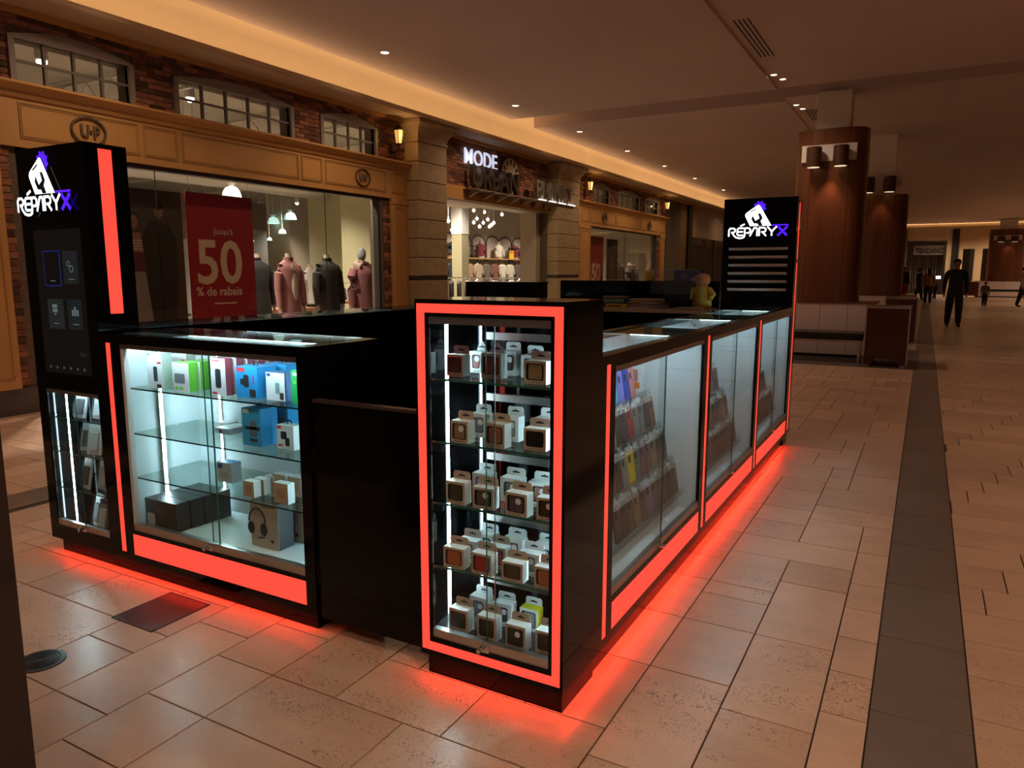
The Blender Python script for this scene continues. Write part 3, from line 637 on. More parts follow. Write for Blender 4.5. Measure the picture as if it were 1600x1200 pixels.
# mannequins
def ring(cx, cy, z, a, b, n=16): return [(cx + a * math.cos(2 * PI * i / n), cy + b * math.sin(2 * PI * i / n), z) for i in range(n)]
def mannequin(x, y, c, cs_, top, label, hem=.75, puff=1., open_=None, hood=False, legs=(.02, .02, .022), sc=1., head=False, z0=0.):
    t = thing('mannequin', label, 'mannequin', (x, y, z0), 'dressed mannequins in the shop windows')
    cm = mat('cloth_%s' % cs_, c, .85); S = top / 1.62; Z = lambda z: z0 + z * S
    bodym = mat('mannequin_skin', (.48, .38, .30), .5)
    MB().loft([ring(x, y, Z(1.0), .10, .14), ring(x, y, Z(1.2), .09, .13), ring(x, y, Z(1.38), .10, .17), ring(x, y, Z(1.48), .07, .12), ring(x, y, Z(1.52), .05, .055), ring(x, y, Z(1.62), .05, .05)]).build('torso', bodym, t, True)
    p = puff
    MB().loft([ring(x, y, Z(hem), .15 * p, .23 * p), ring(x, y, Z(hem + .02), .17 * p, .25 * p), ring(x, y, Z((hem + 1.1) / 2), .155 * p, .225 * p), ring(x, y, Z(1.12), .13 * p, .19 * p), ring(x, y, Z(1.36), .135 * p, .22 * p), ring(x, y, Z(1.46), .10 * p, .20 * p), ring(x, y, Z(1.515), .07, .10), ring(x, y, Z(1.56), .075, .09)], True).build('coat', cm, t, True)
    for s in (-1, 1):
        MB().tube([(x, y + s * .17 * p, Z(1.44)), (x + .01, y + s * .235 * p, Z(1.32)), (x + .02, y + s * .265 * p, Z(1.1)), (x + .05, y + s * .27 * p, Z(.84))], [.062 * p, .07 * p, .062 * p, .052 * p], 10).build('sleeve', cm, t, True)
        MB().tube([(x + .045, y + s * .265 * p, Z(.85)), (x + .07, y + s * .26 * p, Z(.74))], [.03, .018], 7).build('hand', bodym, t, True)
        MB().tube([(x, y + s * .085, Z(hem + .1)), (x + .01, y + s * .085, Z(.48)), (x, y + s * .085, Z(.06))], [.085, .065, .05], 9).build('leg', mat('cloth_leg_%.3f' % legs[0], legs, .9), t, True)
    if open_: MB().loft([ring(x + .075, y, Z(.92), .07, .085), ring(x + .09, y, Z(1.2), .06, .08), ring(x + .08, y, Z(1.45), .04, .06)]).build('inner_top', mat('inner_%.2f' % open_[0], open_, .8), t, True)
    if hood: MB().tube([(x + .08, y - .13, Z(1.5)), (x, y - .17, Z(1.53)), (x - .1, y, Z(1.58)), (x, y + .17, Z(1.53)), (x + .08, y + .13, Z(1.5))], .06, 8).build('collar', mat('pale_trim', (.5, .38, .34), .9), t, True)
    if head: MB().lathe([(.02, Z(1.6)), (.07, Z(1.64)), (.085, Z(1.72)), (.06, Z(1.80)), (.01, Z(1.83))], (x, y, 0), 12).build('cap', mat('grey_cap', (.25, .27, .27), .9), t, True)
    MB().lathe([(.18, z0), (.18, z0 + .015), (.02, z0 + .02), (.018, Z(.3))], (x - .05, y, 0), 16).build('stand', steel, t, True)
mannequin(-9.2, 8.95, (.30, .13, .135), 'pink', 1.80, 'mannequin in a long pink coat over a white top', .55, open_=(.62, .55, .5))
mannequin(-9.15, 9.80, (.018, .015, .014), 'charcoal', 1.80, 'mannequin in a long charcoal coat, between the pink ones', .42, 1.12)
mannequin(-9.2, 10.78, (.23, .085, .10), 'dustypink', 1.72, 'mannequin in a short dusty pink puffer jacket', .74, 1.28, hood=True, legs=(.25, .22, .2), open_=(.02, .02, .02), head=True)
mannequin(-9.9, 8.9, (.006, .006, .007), 'black', 1.80, 'mannequin in a black coat beside the red sale banner', .5, 1.15)
mannequin(-8.85, 23.0, (.17, .12, .10), 'camel', 1.85, 'mannequin in a camel jacket in the far shop window', .7, 1.6, open_=(.45, .38, .34))
mannequin(-8.85, 24.35, (.13, .115, .10), 'greige', 1.8, 'mannequin in a grey-beige puffer in the far shop window', .65, 1.6, hood=True)
mannequin(-11.5, 11.8, (.5, .47, .43), 'white', 1.65, 'small mannequin in a pale top behind the pink coat', .8, .9, legs=(.01, .01, .01))
# garments on rails
def garment(x, y, z, w, h, c, cn, label, group, turn=0., d=.05):
    t = thing('hanging_garment', label, 'garment', (x, y, z), group, local=True, rz=turn)
    cm = mat('garment_' + cn, c, .9); w2 = w / 2
    o = [(-w2 * .95, -h), (-w2 * .55, -h * 1.0), (-w2 * .5, -h * .45), (-w2 * .82, -h * .72), (-w2 * 1.0, -h * .68), (-w2 * .72, -.08), (-w2 * .25, -.02), (0, -.05), (w2 * .25, -.02), (w2 * .72, -.08), (w2 * 1.0, -h * .68), (w2 * .82, -h * .72), (w2 * .5, -h * .45), (w2 * .55, -h), (-w2 * .55, -h)]
    o = o[1:-1]
    MB().prism(o, 0, -d, d).build('body', cm, t, bevel=.02)
    MB().tube([(0, -w2 * .3, -.03), (0, 0, .02), (0, 0, .07)], .005, 5).build('hanger', chrome, t)
rk = thing('clothes_rail', 'black wall rail with a wooden shelf along the inner shop wall', 'clothes rail', (-13.9, 20.3, 0))
bx(-14.15, -13.75, 20.3, 27.0, 1.95, 1.985).build('shelf', mat('oak_shelf', (.42, .24, .08), .5), rk)
MB().tube([(-13.85, 20.3, 1.87), (-13.85, 27.0, 1.87)], .014).build('rail', dk_iron, rk)
for y in (20.3, 22.4, 24.7, 27.0): MB().box(-13.87, -13.83, y - .02, y + .02, 0, 2.4).build('post', dk_iron, rk)
MB().box(-13.87, -13.83, 24.7, 27.0, 2.37, 2.4).box(-13.87, -13.83, 20.3, 22.4, 2.37, 2.4).build('top_bar', dk_iron, rk)
GC = [('black', (.012, .012, .013)), ('cream', (.52, .45, .36)), ('camel', (.30, .19, .12)), ('beige', (.38, .29, .21)), ('olive brown', (.13, .10, .07)), ('rust', (.20, .075, .06)), ('ivory', (.60, .55, .46)), ('ivory speckled', (.55, .50, .42)), ('brown', (.12, .085, .07)), ('maroon', (.13, .012, .028)), ('dark red', (.10, .010, .020))]
for k, (n, c) in enumerate(GC):
    garment(-13.8, 20.6 + k * .58, 1.8, .62, .58, c, n, '%s jacket on the wall rail seen through the entrance, %s from the left' % (n, ORD[k]), 'jackets on the wall rail', turn=random.uniform(-.06, .06), d=.06)
for y, c, n, l in ((20.95, (.012, .012, .014), 'blacktorso', 'black jacket'), (22.75, (.15, .02, .03), 'redtorso', 'red and black top'), (24.05, (.60, .55, .48), 'ivorytorso', 'ivory jacket'), (25.3, (.14, .018, .03), 'maroontorso', 'maroon knit with a white band')):
    t = thing('bust_form', 'wall bust dressed in %s above the jacket rail' % ('a ' + l if l[0] not in 'aeiou' else 'an ' + l), 'bust form', (-13.95, y, 1.985), 'dressed busts above the rail')
    x = -13.95
    MB().loft([ring(x, y, 2.05, .10, .2), ring(x, y, 2.2, .10, .19), ring(x, y, 2.38, .12, .26), ring(x, y, 2.46, .08, .2), ring(x, y, 2.5, .05, .06)]).build('garment', mat('bust_' + n, c, .9), t, True)
    MB().loft([ring(x, y, 2.49, .05, .055), ring(x, y, 2.6, .05, .05)]).build('neck', mat('mannequin_skin', (.48, .38, .30), .5), t, True)
    MB().loft([ring(x, y, 1.986, .09, .12), ring(x, y, 2.06, .10, .19)]).build('skirt', mat('bust_under', (.5, .45, .42), .9), t, True)
    for s in (-1, 1): MB().tube([(x, y + s * .2, 2.42), (x + .03, y + s * .28, 2.25), (x + .06, y + s * .26, 2.1)], [.06, .055, .045], 8).build('sleeve', mat('bust_' + n, c, .9), t, True)
yp = thing('shelf_sign', 'small yellow price sign on the wooden shelf', 'sign', (-13.8, 24.75, 1.985)); bx(-13.81, -13.8, 24.6, 24.95, 1.985, 2.3).build('card', mat('yellow_card', (.75, .45, .01), .6), yp); bx(-13.8, -13.798, 24.66, 24.9, 2.2, 2.27).build('print', mat('orange_print', (.6, .12, .02), .6), yp)
# low racks nearer the entrance
tb = thing('clothes_rail', 'low metal rail crowded with pale clothes in front of the jacket rail', 'clothes rail', (-12.2, 18, 0))
MB().tube([(-12.2, 18.3, 1.3), (-12.2, 24.0, 1.3)], .016).build('rail', chrome, tb)
for y in (18.3, 21.2, 24.0): MB().tube([(-12.2, y, 0), (-12.2, y, 1.3)], .018).build('post', chrome, tb)
LC = [('grey', (.2, .19, .2)), ('white', (.55, .55, .55)), ('silver grey', (.35, .35, .36)), ('black', (.015, .015, .017)), ('pale grey', (.45, .45, .46)), ('denim grey', (.16, .18, .2)), ('white striped', (.5, .5, .5)), ('mid grey', (.27, .26, .26)), ('off-white', (.52, .5, .46)), ('dark grey', (.07, .07, .075))]
for k, (n, c) in enumerate(LC): garment(-12.2, 18.6 + k * .55, 1.25, .5, .6, c, 'low' + n, '%s top on the low rail inside the entrance, %s along' % (n, ORD[k]), 'tops on the low rail', turn=random.uniform(-.08, .08), d=.06)
tb = thing('clothes_rail', 'round-ended rail holding long dresses at the left of the entrance', 'clothes rail', (-10.4, 15.2, 0))
MB().tube([(-10.4, 15.0, 1.35), (-10.4, 16.5, 1.35)], .016).build('rail', chrome, tb)
for y in (15.0, 16.5): MB().tube([(-10.4, y, 0), (-10.4, y, 1.35)], .018).build('post', chrome, tb)
for k, (n, c) in enumerate((('white', (.5, .48, .46)), ('charcoal', (.06, .05, .055)), ('dark taupe', (.10, .075, .07)), ('beige', (.45, .36, .27)))): garment(-10.4, 15.2 + k * .36, 1.3, .45, .95, c, 'dr' + n, '%s long dress at the left of the entrance, %s on its rail' % (n, ORD[k]), 'long dresses by the entrance', turn=.5, d=.05)
# rails deeper in the shop behind the big window
tb = thing('clothes_rail', 'rail of pale clothes deep in the shop behind the pink coat', 'clothes rail', (-13.5, 12.0, 0))
MB().tube([(-13.5, 11.0, 1.2), (-13.5, 16.0, 1.2)], .016).build('rail', chrome, tb)
for y in (11.0, 13.5, 16.0): MB().tube([(-13.5, y, 0), (-13.5, y, 1.2)], .018).build('post', chrome, tb)
for k in range(8):
    n, c = [('pale blue', (.32, .36, .40)), ('white', (.5, .5, .5)), ('navy', (.02, .025, .05)), ('light grey', (.4, .4, .4))][k % 4]
    garment(-13.5, 11.3 + k * .6, 1.15, .5, .62, c, 'dp' + n, '%s top deep in the shop behind the mannequins, %s along its rail' % (n, ORD[k]), 'tops on the deep rail', turn=random.uniform(-.1, .1))
for k, (x, y, c, n) in enumerate(((-12.3, 14.4, (.30, .14, .06), 'wooden'), (-11.0, 10.2, (.25, .12, .06), 'dark wooden'), (-16, 13.5, (.4, .3, .2), 'pale wooden'))):
    t = thing('display_table', '%s display table among the clothes inside the shop' % n, 'table', (x, y, 0)); cm = mat('table_' + n, c, .5)
    bx(x - .5, x + .5, y - .8, y + .8, .74, .8).build('table_top', cm, t)
    for a in (-.45, .45):
        for b in (-.74, .74): bx(x + a - .03, x + a + .03, y + b - .03, y + b + .03, 0, .74).build('leg', cm, t)
for q, (x, y0_, n, lab) in enumerate(((-16.0, 14.6, 9, 'dark and white clothes'), (-19.5, 18.0, 9, 'mixed clothes'))):
    tb = thing('clothes_rail', 'rail of %s far back in the shop' % lab, 'clothes rail', (x, y0_, 0))
    MB().tube([(x, y0_, 1.5), (x, y0_ + n * .55, 1.5)], .016).build('rail', chrome, tb)
    for y in (y0_, y0_ + n * .55): MB().tube([(x, y, 0), (x, y, 1.5)], .018).build('post', chrome, tb)
    for k in range(n):
        nn, c = [('black', (.012, .012, .013)), ('white', (.5, .5, .5)), ('charcoal', (.05, .05, .055)), ('pale blue', (.32, .36, .42)), ('tan', (.35, .24, .15))][(k * 3 + q) % 5]
        garment(x, y0_ + .28 + k * .55, 1.45, .5, .75, c, 'fr' + nn, '%s garment far back, %s along the rail of %s' % (nn, ORD[k], lab), 'garments on the far rails', turn=random.uniform(-.08, .08))
hb = thing('header_board', 'gold lit header board over the far end of the shop', 'sign board', (-23, 20, 1.9)); bx(-23.05, -23, 15.5, 24, 1.95, 2.3).build('board', mat('gold_board', (.42, .30, .10), .5), hb)
for y in (15.6, 19.8, 23.9): bx(-23.05, -23.0, y - .04, y + .04, 0, 1.95).build('post', mat('gold_board', (.42, .30, .10), .5), hb)
for k in range(3):
    x, y = ((-22, 16.5), (-21.5, 19.4), (-12.4, 9.6))[k]
    wp = thing('display_screen_wall', ['tall pale display wall deep in the shop', 'tall grey display wall deep in the shop beside the gold board', 'narrow white display post behind the red banner'][k], 'display wall', (x, y, 0)); w = (1.2, .9, .12)[k]
    bx(x - .06, x + .06, y - w / 2, y + w / 2, 0, (2.6, 3.0, 2.5)[k]).build('panel', mat('display_panel_%d' % k, [(.6, .58, .54), (.3, .3, .3), (.62, .6, .56)][k], .5), wp); bx(x - .12, x + .12, y - w / 2 - .03, y + w / 2 + .03, 0, .08).build('foot', baseb, wp)
# ------------------------------------------------------------------ kiosk
def rrect(u0, u1, v0, v1, r, n=4):
    out = []
    for cx, cy, a in ((u1 - r, v1 - r, 0), (u0 + r, v1 - r, PI / 2), (u0 + r, v0 + r, PI), (u1 - r, v0 + r, 1.5 * PI)):
        out += [(cx + r * math.cos(a + PI / 2 * k / n), cy + r * math.sin(a + PI / 2 * k / n)) for k in range(n + 1)]
    return out
def stroke(pts, w):
    P = [Vector(p) for p in pts]; L, R_ = [], []
    for i, p in enumerate(P):
        d1 = (P[i] - P[i - 1]).normalized() if i else None; d2 = (P[i + 1] - P[i]).normalized() if i < len(P) - 1 else None
        d = ((d1 or d2) + (d2 or d1)).normalized(); n = Vector((-d.y, d.x)); k = w / 2 / max(.45, n.dot(Vector((-(d1 or d2).y, (d1 or d2).x))))
        L.append(p + n * k); R_.append(p - n * k)
    return [tuple(a) for a in L] + [tuple(a) for a in reversed(R_)]
LETTERS = [('letter_r', [[(18, 0), (18, 120), (42, 152), (108, 152), (137, 130), (137, 97), (115, 76), (62, 76)], [(84, 74), (112, 22), (160, -20), (225, -36), (285, -30), (325, -8)]]),
    ('letter_e', [[(298, 152), (205, 152), (182, 130), (182, 40), (205, 18), (298, 18)], [(190, 86), (290, 86)], [(236, 190), (318, 228)]]),
    ('letter_p', [[(324, 0), (324, 152), (400, 152), (428, 130), (428, 85), (405, 62), (352, 62)]]),
    ('letter_a', [[(425, 0), (502, 150), (545, 152), (562, 130), (562, 0)]]),
    ('letter_r', [[(602, 0), (602, 152), (690, 152), (722, 130), (722, 97), (700, 74), (640, 74)], [(662, 74), (735, 0)]]),
    ('letter_y', [[(752, 172), (836, 80), (926, 172)], [(836, 96), (836, 0)]])]
def logo(parent, x, yf, z, s, sz, D=.018):
    def pr(pts, m, y0, y1, name, par):
        o = MB().prism([(x + a * s, z + b * sz) for a, b in pts], 1, yf - y1, yf - y1 + .0015).build(name, m, par)
        if y1 - y0 > .004: MB().prism([(x + a * s, z + b * sz) for a, b in pts], 1, yf - y1 + .0016, yf - y0).build('return', blackm, par)
        return o
    g = MB().box(x - .005, x + 1145 * s, yf - .004, yf, z - 5 * sz, z + 20 * sz).build('logo', black, parent)
    n = 36; gear = []
    for i in range(n * 2):
        a = 2 * PI * i / (n * 2); r = 122 if (i // 4) % 2 else 100; gear.append((586 + r * math.cos(a), 528 + r * math.sin(a)))
    pr(gear, logo_p, .004, D - .008, 'gear', g)
    pr([(420, 187), (326, 365), (318, 400), (338, 432), (545, 570), (570, 576), (594, 560), (825, 187)], logo_w, .004, D, 'phone_symbol', g)
    pr(stroke([(415, 449), (520, 503)], 18), blackm, D, D + .002, 'speaker_slot', g)
    pr([(560, 421), (610, 418), (655, 331), (620, 273), (665, 188), (585, 188), (560, 231), (490, 235), (440, 323), (465, 381), (520, 283), (595, 329)][::-1], mat('logo_wrench', (.02, .025, .035), .4), D, D + .002, 'wrench_symbol', g)
    for nm, sts in LETTERS:
        m = MB(); m2 = MB()
        for st in sts: m.prism([(x + a * s, z + b * sz) for a, b in stroke(st, 28)], 1, yf - D, yf - D + .0015); m2.prism([(x + a * s, z + b * sz) for a, b in stroke(st, 28)], 1, yf - D + .0016, yf - .004)
        m.build(nm, logo_w, g); m2.build('return', blackm, g)
    m = MB()
    for st in ([(950, 168), (1120, 0)], [(1128, 168), (945, 0)]): m.prism([(x + a * s, z + b * sz) for a, b in stroke(st, 40)], 1, yf - D, yf - D + .0015)
    m.build('letter_x', logo_p, g); pr(stroke([(838, 196), (1140, 196)], 24), logo_p, .004, D, 'underline', g)
def lock(parent, x, y, z, facing):
    m = MB()
    if facing == 'y': m.tube([(x, y, z), (x, y - .012, z), (x, y - .013, z), (x, y - .03, z)], [.011, .011, .008, .008], 10); m.box(x - .012, x + .03, y - .006, y, z - .012, z + .014)
    else: m.tube([(x, y, z), (x + .012, y, z), (x + .013, y, z), (x + .03, y, z)], [.011, .011, .008, .008], 10); m.box(x, x + .006, y - .012, y + .03, z - .012, z + .014)
    m.build('lock', chrome, parent, True)
XR = -.967
# ---- near display tower
tw = thing('display_tower', 'narrow black display tower with a red glowing frame, nearest the camera', 'display case', (-1.26, 2.24, 0))
x0, x1, y0, y1, zt = -1.553, XR, 2.09, 2.39, 1.407
bx(x0 + .014, x1 - .016, y0 + .03, y1, 0, .1).build('plinth', black, tw)
m = MB().box(x0, x0 + .018, y0 + .012, y1, .1, zt).box(x1 - .018, x1, y0 + .012, y1, .1, zt).box(x0 + .018, x1 - .018, y0 + .012, y1, zt - .03, zt).box(x0 + .018, x1 - .018, y0 + .012, y1, .1, .16)
m.build('carcass', black, tw)
bx(x0 + .018, x1 - .018, y1 - .012, y1, .16, zt - .03).build('back_mirror', dmirror, tw)
holes(1, y0, y0 + .012, x0, x1, .088, zt, [(-1.544, -1.511, .111, 1.392), (-1.008, -.978, .111, 1.392), (-1.511, -1.008, 1.361, 1.392), (-1.511, -1.008, .111, .144), (-1.499, -1.022, .162, 1.348)]).build('front_frame', black, tw)
lf = MB()
for q in ([(-1.544, .111), (-.978, .111), (-1.008, .144), (-1.511, .144)], [(-.978, .111), (-.978, 1.392), (-1.008, 1.361), (-1.008, .144)], [(-.978, 1.392), (-1.544, 1.392), (-1.511, 1.361), (-1.008, 1.361)], [(-1.544, 1.392), (-1.544, .111), (-1.511, .144), (-1.511, 1.361)]): lf.prism(q, 1, y0 - .0015, y0 + .011)
lf.build('light_frame', RED, tw)
bx(-1.499, -1.022, y0 + .004, y0 + .03, 1.322, 1.348).build('top_track', alu, tw)
bx(-1.499, -1.022, y0 + .004, y0 + .03, .162, .196).build('bottom_track', alu, tw)
bx(-1.497, -1.235, y0 + .008, y0 + .013, .196, 1.322).build('glass_door', gcase, tw); bx(-1.275, -1.024, y0 + .018, y0 + .023, .196, 1.322).build('glass_door', gcase, tw)
bx(-1.236, -1.2335, y0 + .0075, y0 + .0135, .196, 1.322).build('door_edge', chrome, tw); bx(-1.276, -1.2745, y0 + .0175, y0 + .0235, .196, 1.322).build('door_edge', gedge, tw)
bx(-1.4995, -1.497, y0 + .0075, y0 + .0135, .196, 1.322).build('door_edge', chrome, tw)
lock(tw, -1.285, y0 + .004, .172, 'y')
TS = [1.127, .9, .672, .43]
for z in TS:
    s = bx(x0 + .02, x1 - .02, y0 + .035, y1 - .02, z - .008, z).build('shelf', gshelf, tw); bx(x0 + .02, x1 - .02, y0 + .0335, y0 + .035, z - .008, z).build('shelf_edge', gedge, s)
for z in (1.262, 1.03, .80, .555, .30): bx(-1.43, -.99, y1 - .02, y1 - .012, z - .014, z + .014).build('back_rail', alu, tw)
bx(x0 + .0185, x0 + .024, 2.256, 2.261, .175, 1.375).build('light_tube', LED, tw)
bx(x1 - .025, x1 - .0195, 2.2, 2.206, .175, 1.3).build('light_tube', LED, tw)  # right-hand tube is added, only to light the boxes
bx(x0 + .018, x1 - .018, y0 + .03, y1 - .012, .16, .174).build('floor_panel', mat('dark_floor_panel', (.03, .03, .033), .15), tw)
bx(x0 + .02, x1 - .018, y0 + .014, y0 + .026, .094, .0995).build('glow_strip', REDG, tw); bx(x1 - .0145, x1 - .005, y0 + .014, y1, .094, .0995).build('glow_strip', REDG, tw); bx(x1 - .004, x1, y0 + .012, y1, .088, .1).build('lip', black, tw)

# ---- left cabinet
lc = thing('display_cabinet', 'wide black display cabinet with white lit interior and a red light panel', 'display case', (-2.79, 2.35, 0))
x0, x1, y0, y1 = -3.47, -2.115, 2.13, 2.58; zt = 1.205
bx(x0 + .0, x1 - .03, y0 + .035, y1 - .02, 0, .092).build('plinth', black, lc)
holes(1, y0, y0 + .015, x0, x1, .08, 1.172, [(-3.418, -3.386, .118, 1.163), (-3.32, -2.17, .116, .221), (-3.318, -2.172, .24, 1.162)]).build('front_frame', black, lc)
MB().box(x0, x0 + .015, y0 + .015, y1, .092, 1.172).box(x1 - .015, x1, y0 + .015, y1, .092, 1.172).box(x0 + .015, x1 - .015, y1 - .015, y1, .092, 1.172).box(x0 + .015, x1 - .015, y0 + .015, y1 - .015, .092, .11).build('carcass', black, lc)
MB().box(-3.345, -3.335, y0 + .016, y1 - .016, .25, 1.17).box(-2.155, -2.145, y0 + .016, y1 - .016, .25, 1.17).box(-3.335, -2.155, y1 - .026, y1 - .016, .25, 1.17).box(-3.335, -2.155, y0 + .016, y1 - .026, .235, .25).build('white_lining', white_lin, lc)
m = MB()
for a in ((x0, -3.34, y0, y1), (-2.19, x1, y0, y1), (-3.34, -2.19, y0, y0 + .045), (-3.34, -2.19, y1 - .05, y1)): m.box(a[0], a[1], a[2], a[3], 1.172, zt)
m.build('top_frame', black, lc)
bx(-3.35, -2.18, y0 + .04, y1 - .045, zt, zt + .006).build('top_glass', gtop, lc)
bx(-3.418, -3.386, y0 - .0015, y0 + .012, .118, 1.163).build('light_strip', RED, lc)
bx(-3.32, -2.17, y0 - .0015, y0 + .012, .116, .221).build('light_panel', RED, lc)
bx(-3.318, -2.172, y0 + .003, y0 + .03, 1.14, 1.162).build('top_track', alu, lc); bx(-3.318, -2.172, y0 + .003, y0 + .03, .24, .278).build('bottom_track', alu, lc)
MB().box(-3.318, -3.298, y0 + .005, y0 + .03, .278, 1.14).build('side_track', mat('white_track', (.7, .68, .66), .4), lc)
bx(-3.298, -2.703, y0 + .008, y0 + .013, .278, 1.14).build('glass_door', gcase, lc); bx(-2.76, -2.174, y0 + .02, y0 + .025, .278, 1.14).build('glass_door', gcase, lc)
bx(-2.703, -2.699, y0 + .0075, y0 + .0135, .278, 1.14).build('door_edge', gedge, lc); bx(-2.7608, -2.76, y0 + .0195, y0 + .0255, .278, 1.14).build('door_edge', gedge, lc)
lock(lc, -2.77, y0 + .003, .255, 'y')
LS = [.945, .722, .5]
for z in LS:
    s = bx(-3.332, -2.158, y0 + .045, y1 - .03, z - .007, z).build('shelf', gshelf, lc); bx(-3.332, -2.158, y0 + .043, y0 + .045, z - .007, z).build('shelf_edge', mat('shelf_edge_dark', (.012, .03, .03), .2), s)
bx(-3.325, -3.320, 2.334, 2.339, .255, 1.14).build('light_tube', LED, lc); bx(-3.3345, -3.3255, 2.322, 2.351, .252, 1.14).build('tube_channel', alu, lc)
bx(-3.156, -3.152, y1 - .035, y1 - .0315, .255, 1.14).build('light_tube', LED, lc); bx(-3.166, -3.143, y1 - .031, y1 - .0265, .252, 1.14).build('tube_channel', alu, lc)  # glowing tube drawn in place of a tube's reflection, with its channel
bx(-2.168, -2.163, 2.402, 2.407, .255, 1.14).build('light_tube', LED, lc); bx(-2.1625, -2.1555, 2.392, 2.418, .252, 1.14).build('tube_channel', alu, lc)
bx(-3.33, -2.16, y0 + .032, y0 + .043, 1.16, 1.171).build('light_tube', LEDS, lc); bx(-3.335, -2.2, y1 - .0525, y1 - .0505, 1.166, 1.171).build('light_tube', LEDT, lc)
bx(x0, x1 - .03, y0 + .017, y0 + .032, .086, .0915).build('glow_strip', REDF, lc)

# ---- screen tower on the left
st = thing('screen_tower', 'tall black kiosk tower with a lit logo, touch screen and small glass case', 'kiosk tower', (-3.755, 2.24, 0))
x0, x1, y0, y1, zt = -4.04, -3.47, 2.13, 2.345, 2.10
bx(x0 + .035, x1, y0 + .035, y1 - .02, 0, .092).build('plinth', black, st)
holes(1, y0, y0 + .012, x0, x1, .08, zt, [(-3.972, -3.516, .16, .9), (-3.975, -3.53, .972, 1.732)]).build('front_frame', black, st)
m = MB().box(x0, x0 + .015, y0 + .012, y1, .092, zt).box(x0 + .015, x1 - .015, y1 - .015, y1, .092, zt).box(x0 + .015, x1 - .015, y0 + .012, y1 - .015, zt - .015, zt).box(x0 + .015, x1 - .015, y0 + .012, y1 - .015, .092, .15).box(x0 + .015, x1 - .015, y0 + .012, y1 - .015, .905, .93)
m.build('carcass', black, st)
holes(0, x1 - .015, x1, y0 + .012, y1, .092, zt, [(2.2, 2.267, 1.296, 2.077)]).build('side_panel', black, st)
bx(x1 - .012, x1 + .0015, 2.2, 2.267, 1.296, 2.077).build('light_panel', RED, st)
sc_ = bx(-3.975, -3.53, y0 + .002, y0 + .012, .972, 1.732).build('screen', mat('screen_bezel', (.004, .004, .004), .15), st)
scm = mat('screen_glass', (.006, .006, .007), .06, emit=(.9, .8, .7), es=.0045)  # faint warm emission also stands in for reflections on the glass
bx(-3.945, -3.552, y0 + .0005, y0 + .002, .99, 1.705).build('display_glass', scm, sc_)
ui = lambda n, c, s: mat('ui_' + n, (.01, .01, .01), .1, emit=c, es=s * .55)
yf = y0 - .0006
def uirect(a, b, c, d, m, name='ui_tile', k=0): bx(a, b, yf - .0002 * k, yf + .0012, c, d).build(name, m, sc_)
uirect(-3.712, -3.592, 1.44, 1.60, ui('tile_a', (.5, .62, .66), .035)); uirect(-3.876, -3.742, 1.215, 1.365, ui('tile_b', (.5, .62, .62), .045)); uirect(-3.706, -3.59, 1.215, 1.365, ui('tile_c', (.35, .5, .6), .04))
uirect(-3.876, -3.742, 1.43, 1.60, ui('tile_d', (.3, .3, .35), .012))
bl_ = ui('blue', (.05, .1, .9), .35)
uirect(-3.878, -3.740, 1.598, 1.602, bl_, 'ui_outline', 2); uirect(-3.878, -3.740, 1.428, 1.432, bl_, 'ui_outline', 2); uirect(-3.878, -3.875, 1.43, 1.6, bl_, 'ui_outline', 2); uirect(-3.743, -3.740, 1.43, 1.6, bl_, 'ui_outline', 2)
wi = ui('icon', (.55, .75, .75), .3)
def gearicon(cx, cz, r):
    n = 32; o_ = [(cx + (r if (i // 2) % 2 else r * 1.18) * math.cos(2 * PI * i / n), cz + (r if (i // 2) % 2 else r * 1.18) * math.sin(2 * PI * i / n)) for i in range(n)]
    i_ = [(cx + r * .78 * math.cos(2 * PI * i / n), cz + r * .78 * math.sin(2 * PI * i / n)) for i in range(n)]
    m = MB(); m.v = [(a, yf - .0006, b) for a, b in o_ + i_]; m.f = [(i, n + i, n + (i + 1) % n, (i + 1) % n) for i in range(n)]; m.build('ui_gear', wi, sc_)
gearicon(-3.668, 1.538, .013); gearicon(-3.645, 1.513, .016)
uirect(-3.675, -3.625, 1.461, 1.465, wi, 'ui_caption', 2); uirect(-3.835, -3.79, 1.24, 1.244, wi, 'ui_caption', 2); uirect(-3.67, -3.62, 1.24, 1.244, wi, 'ui_caption', 2); uirect(-3.83, -3.79, 1.452, 1.456, wi, 'ui_caption', 2)
for k in range(2): uirect(-3.836, -3.794, 1.298 + k * .022, 1.316 + k * .022, wi, 'ui_icon', 2)
uirect(-3.82, -3.808, 1.284, 1.294, wi, 'ui_icon', 2)
for k, h in enumerate((.03, .045, .03)): uirect(-3.672 + k * .02, -3.657 + k * .02, 1.283, 1.283 + h, wi, 'ui_icon', 2)
uirect(-3.635, -3.58, 1.083, 1.103, ui('tile_c', (.35, .5, .6), .04), 'ui_button', 1)
for k in range(6): uirect(-3.905 + k * .058, -3.893 + k * .058, 1.012, 1.024, ui('icon2', (.5, .62, .66), .18), 'ui_icon', 1)
uirect(-3.605, -3.600, 1.335, 1.35, bl_, 'ui_icon', 2); uirect(-3.622, -3.614, 1.565, 1.58, bl_, 'ui_icon', 2)
logo(st, -4.034, y0, 1.794, .000407, .000439)
bx(-3.972, -3.516, y0 + .003, y0 + .02, .88, .9).build('top_track', alu, st); bx(-3.972, -3.516, y0 + .003, y0 + .02, .16, .192).build('bottom_track', alu, st)
bx(-3.97, -3.73, y0 + .006, y0 + .011, .192, .88).build('glass_door', gcase, st); bx(-3.75, -3.518, y0 + .013, y0 + .018, .192, .88).build('glass_door', gcase, st)
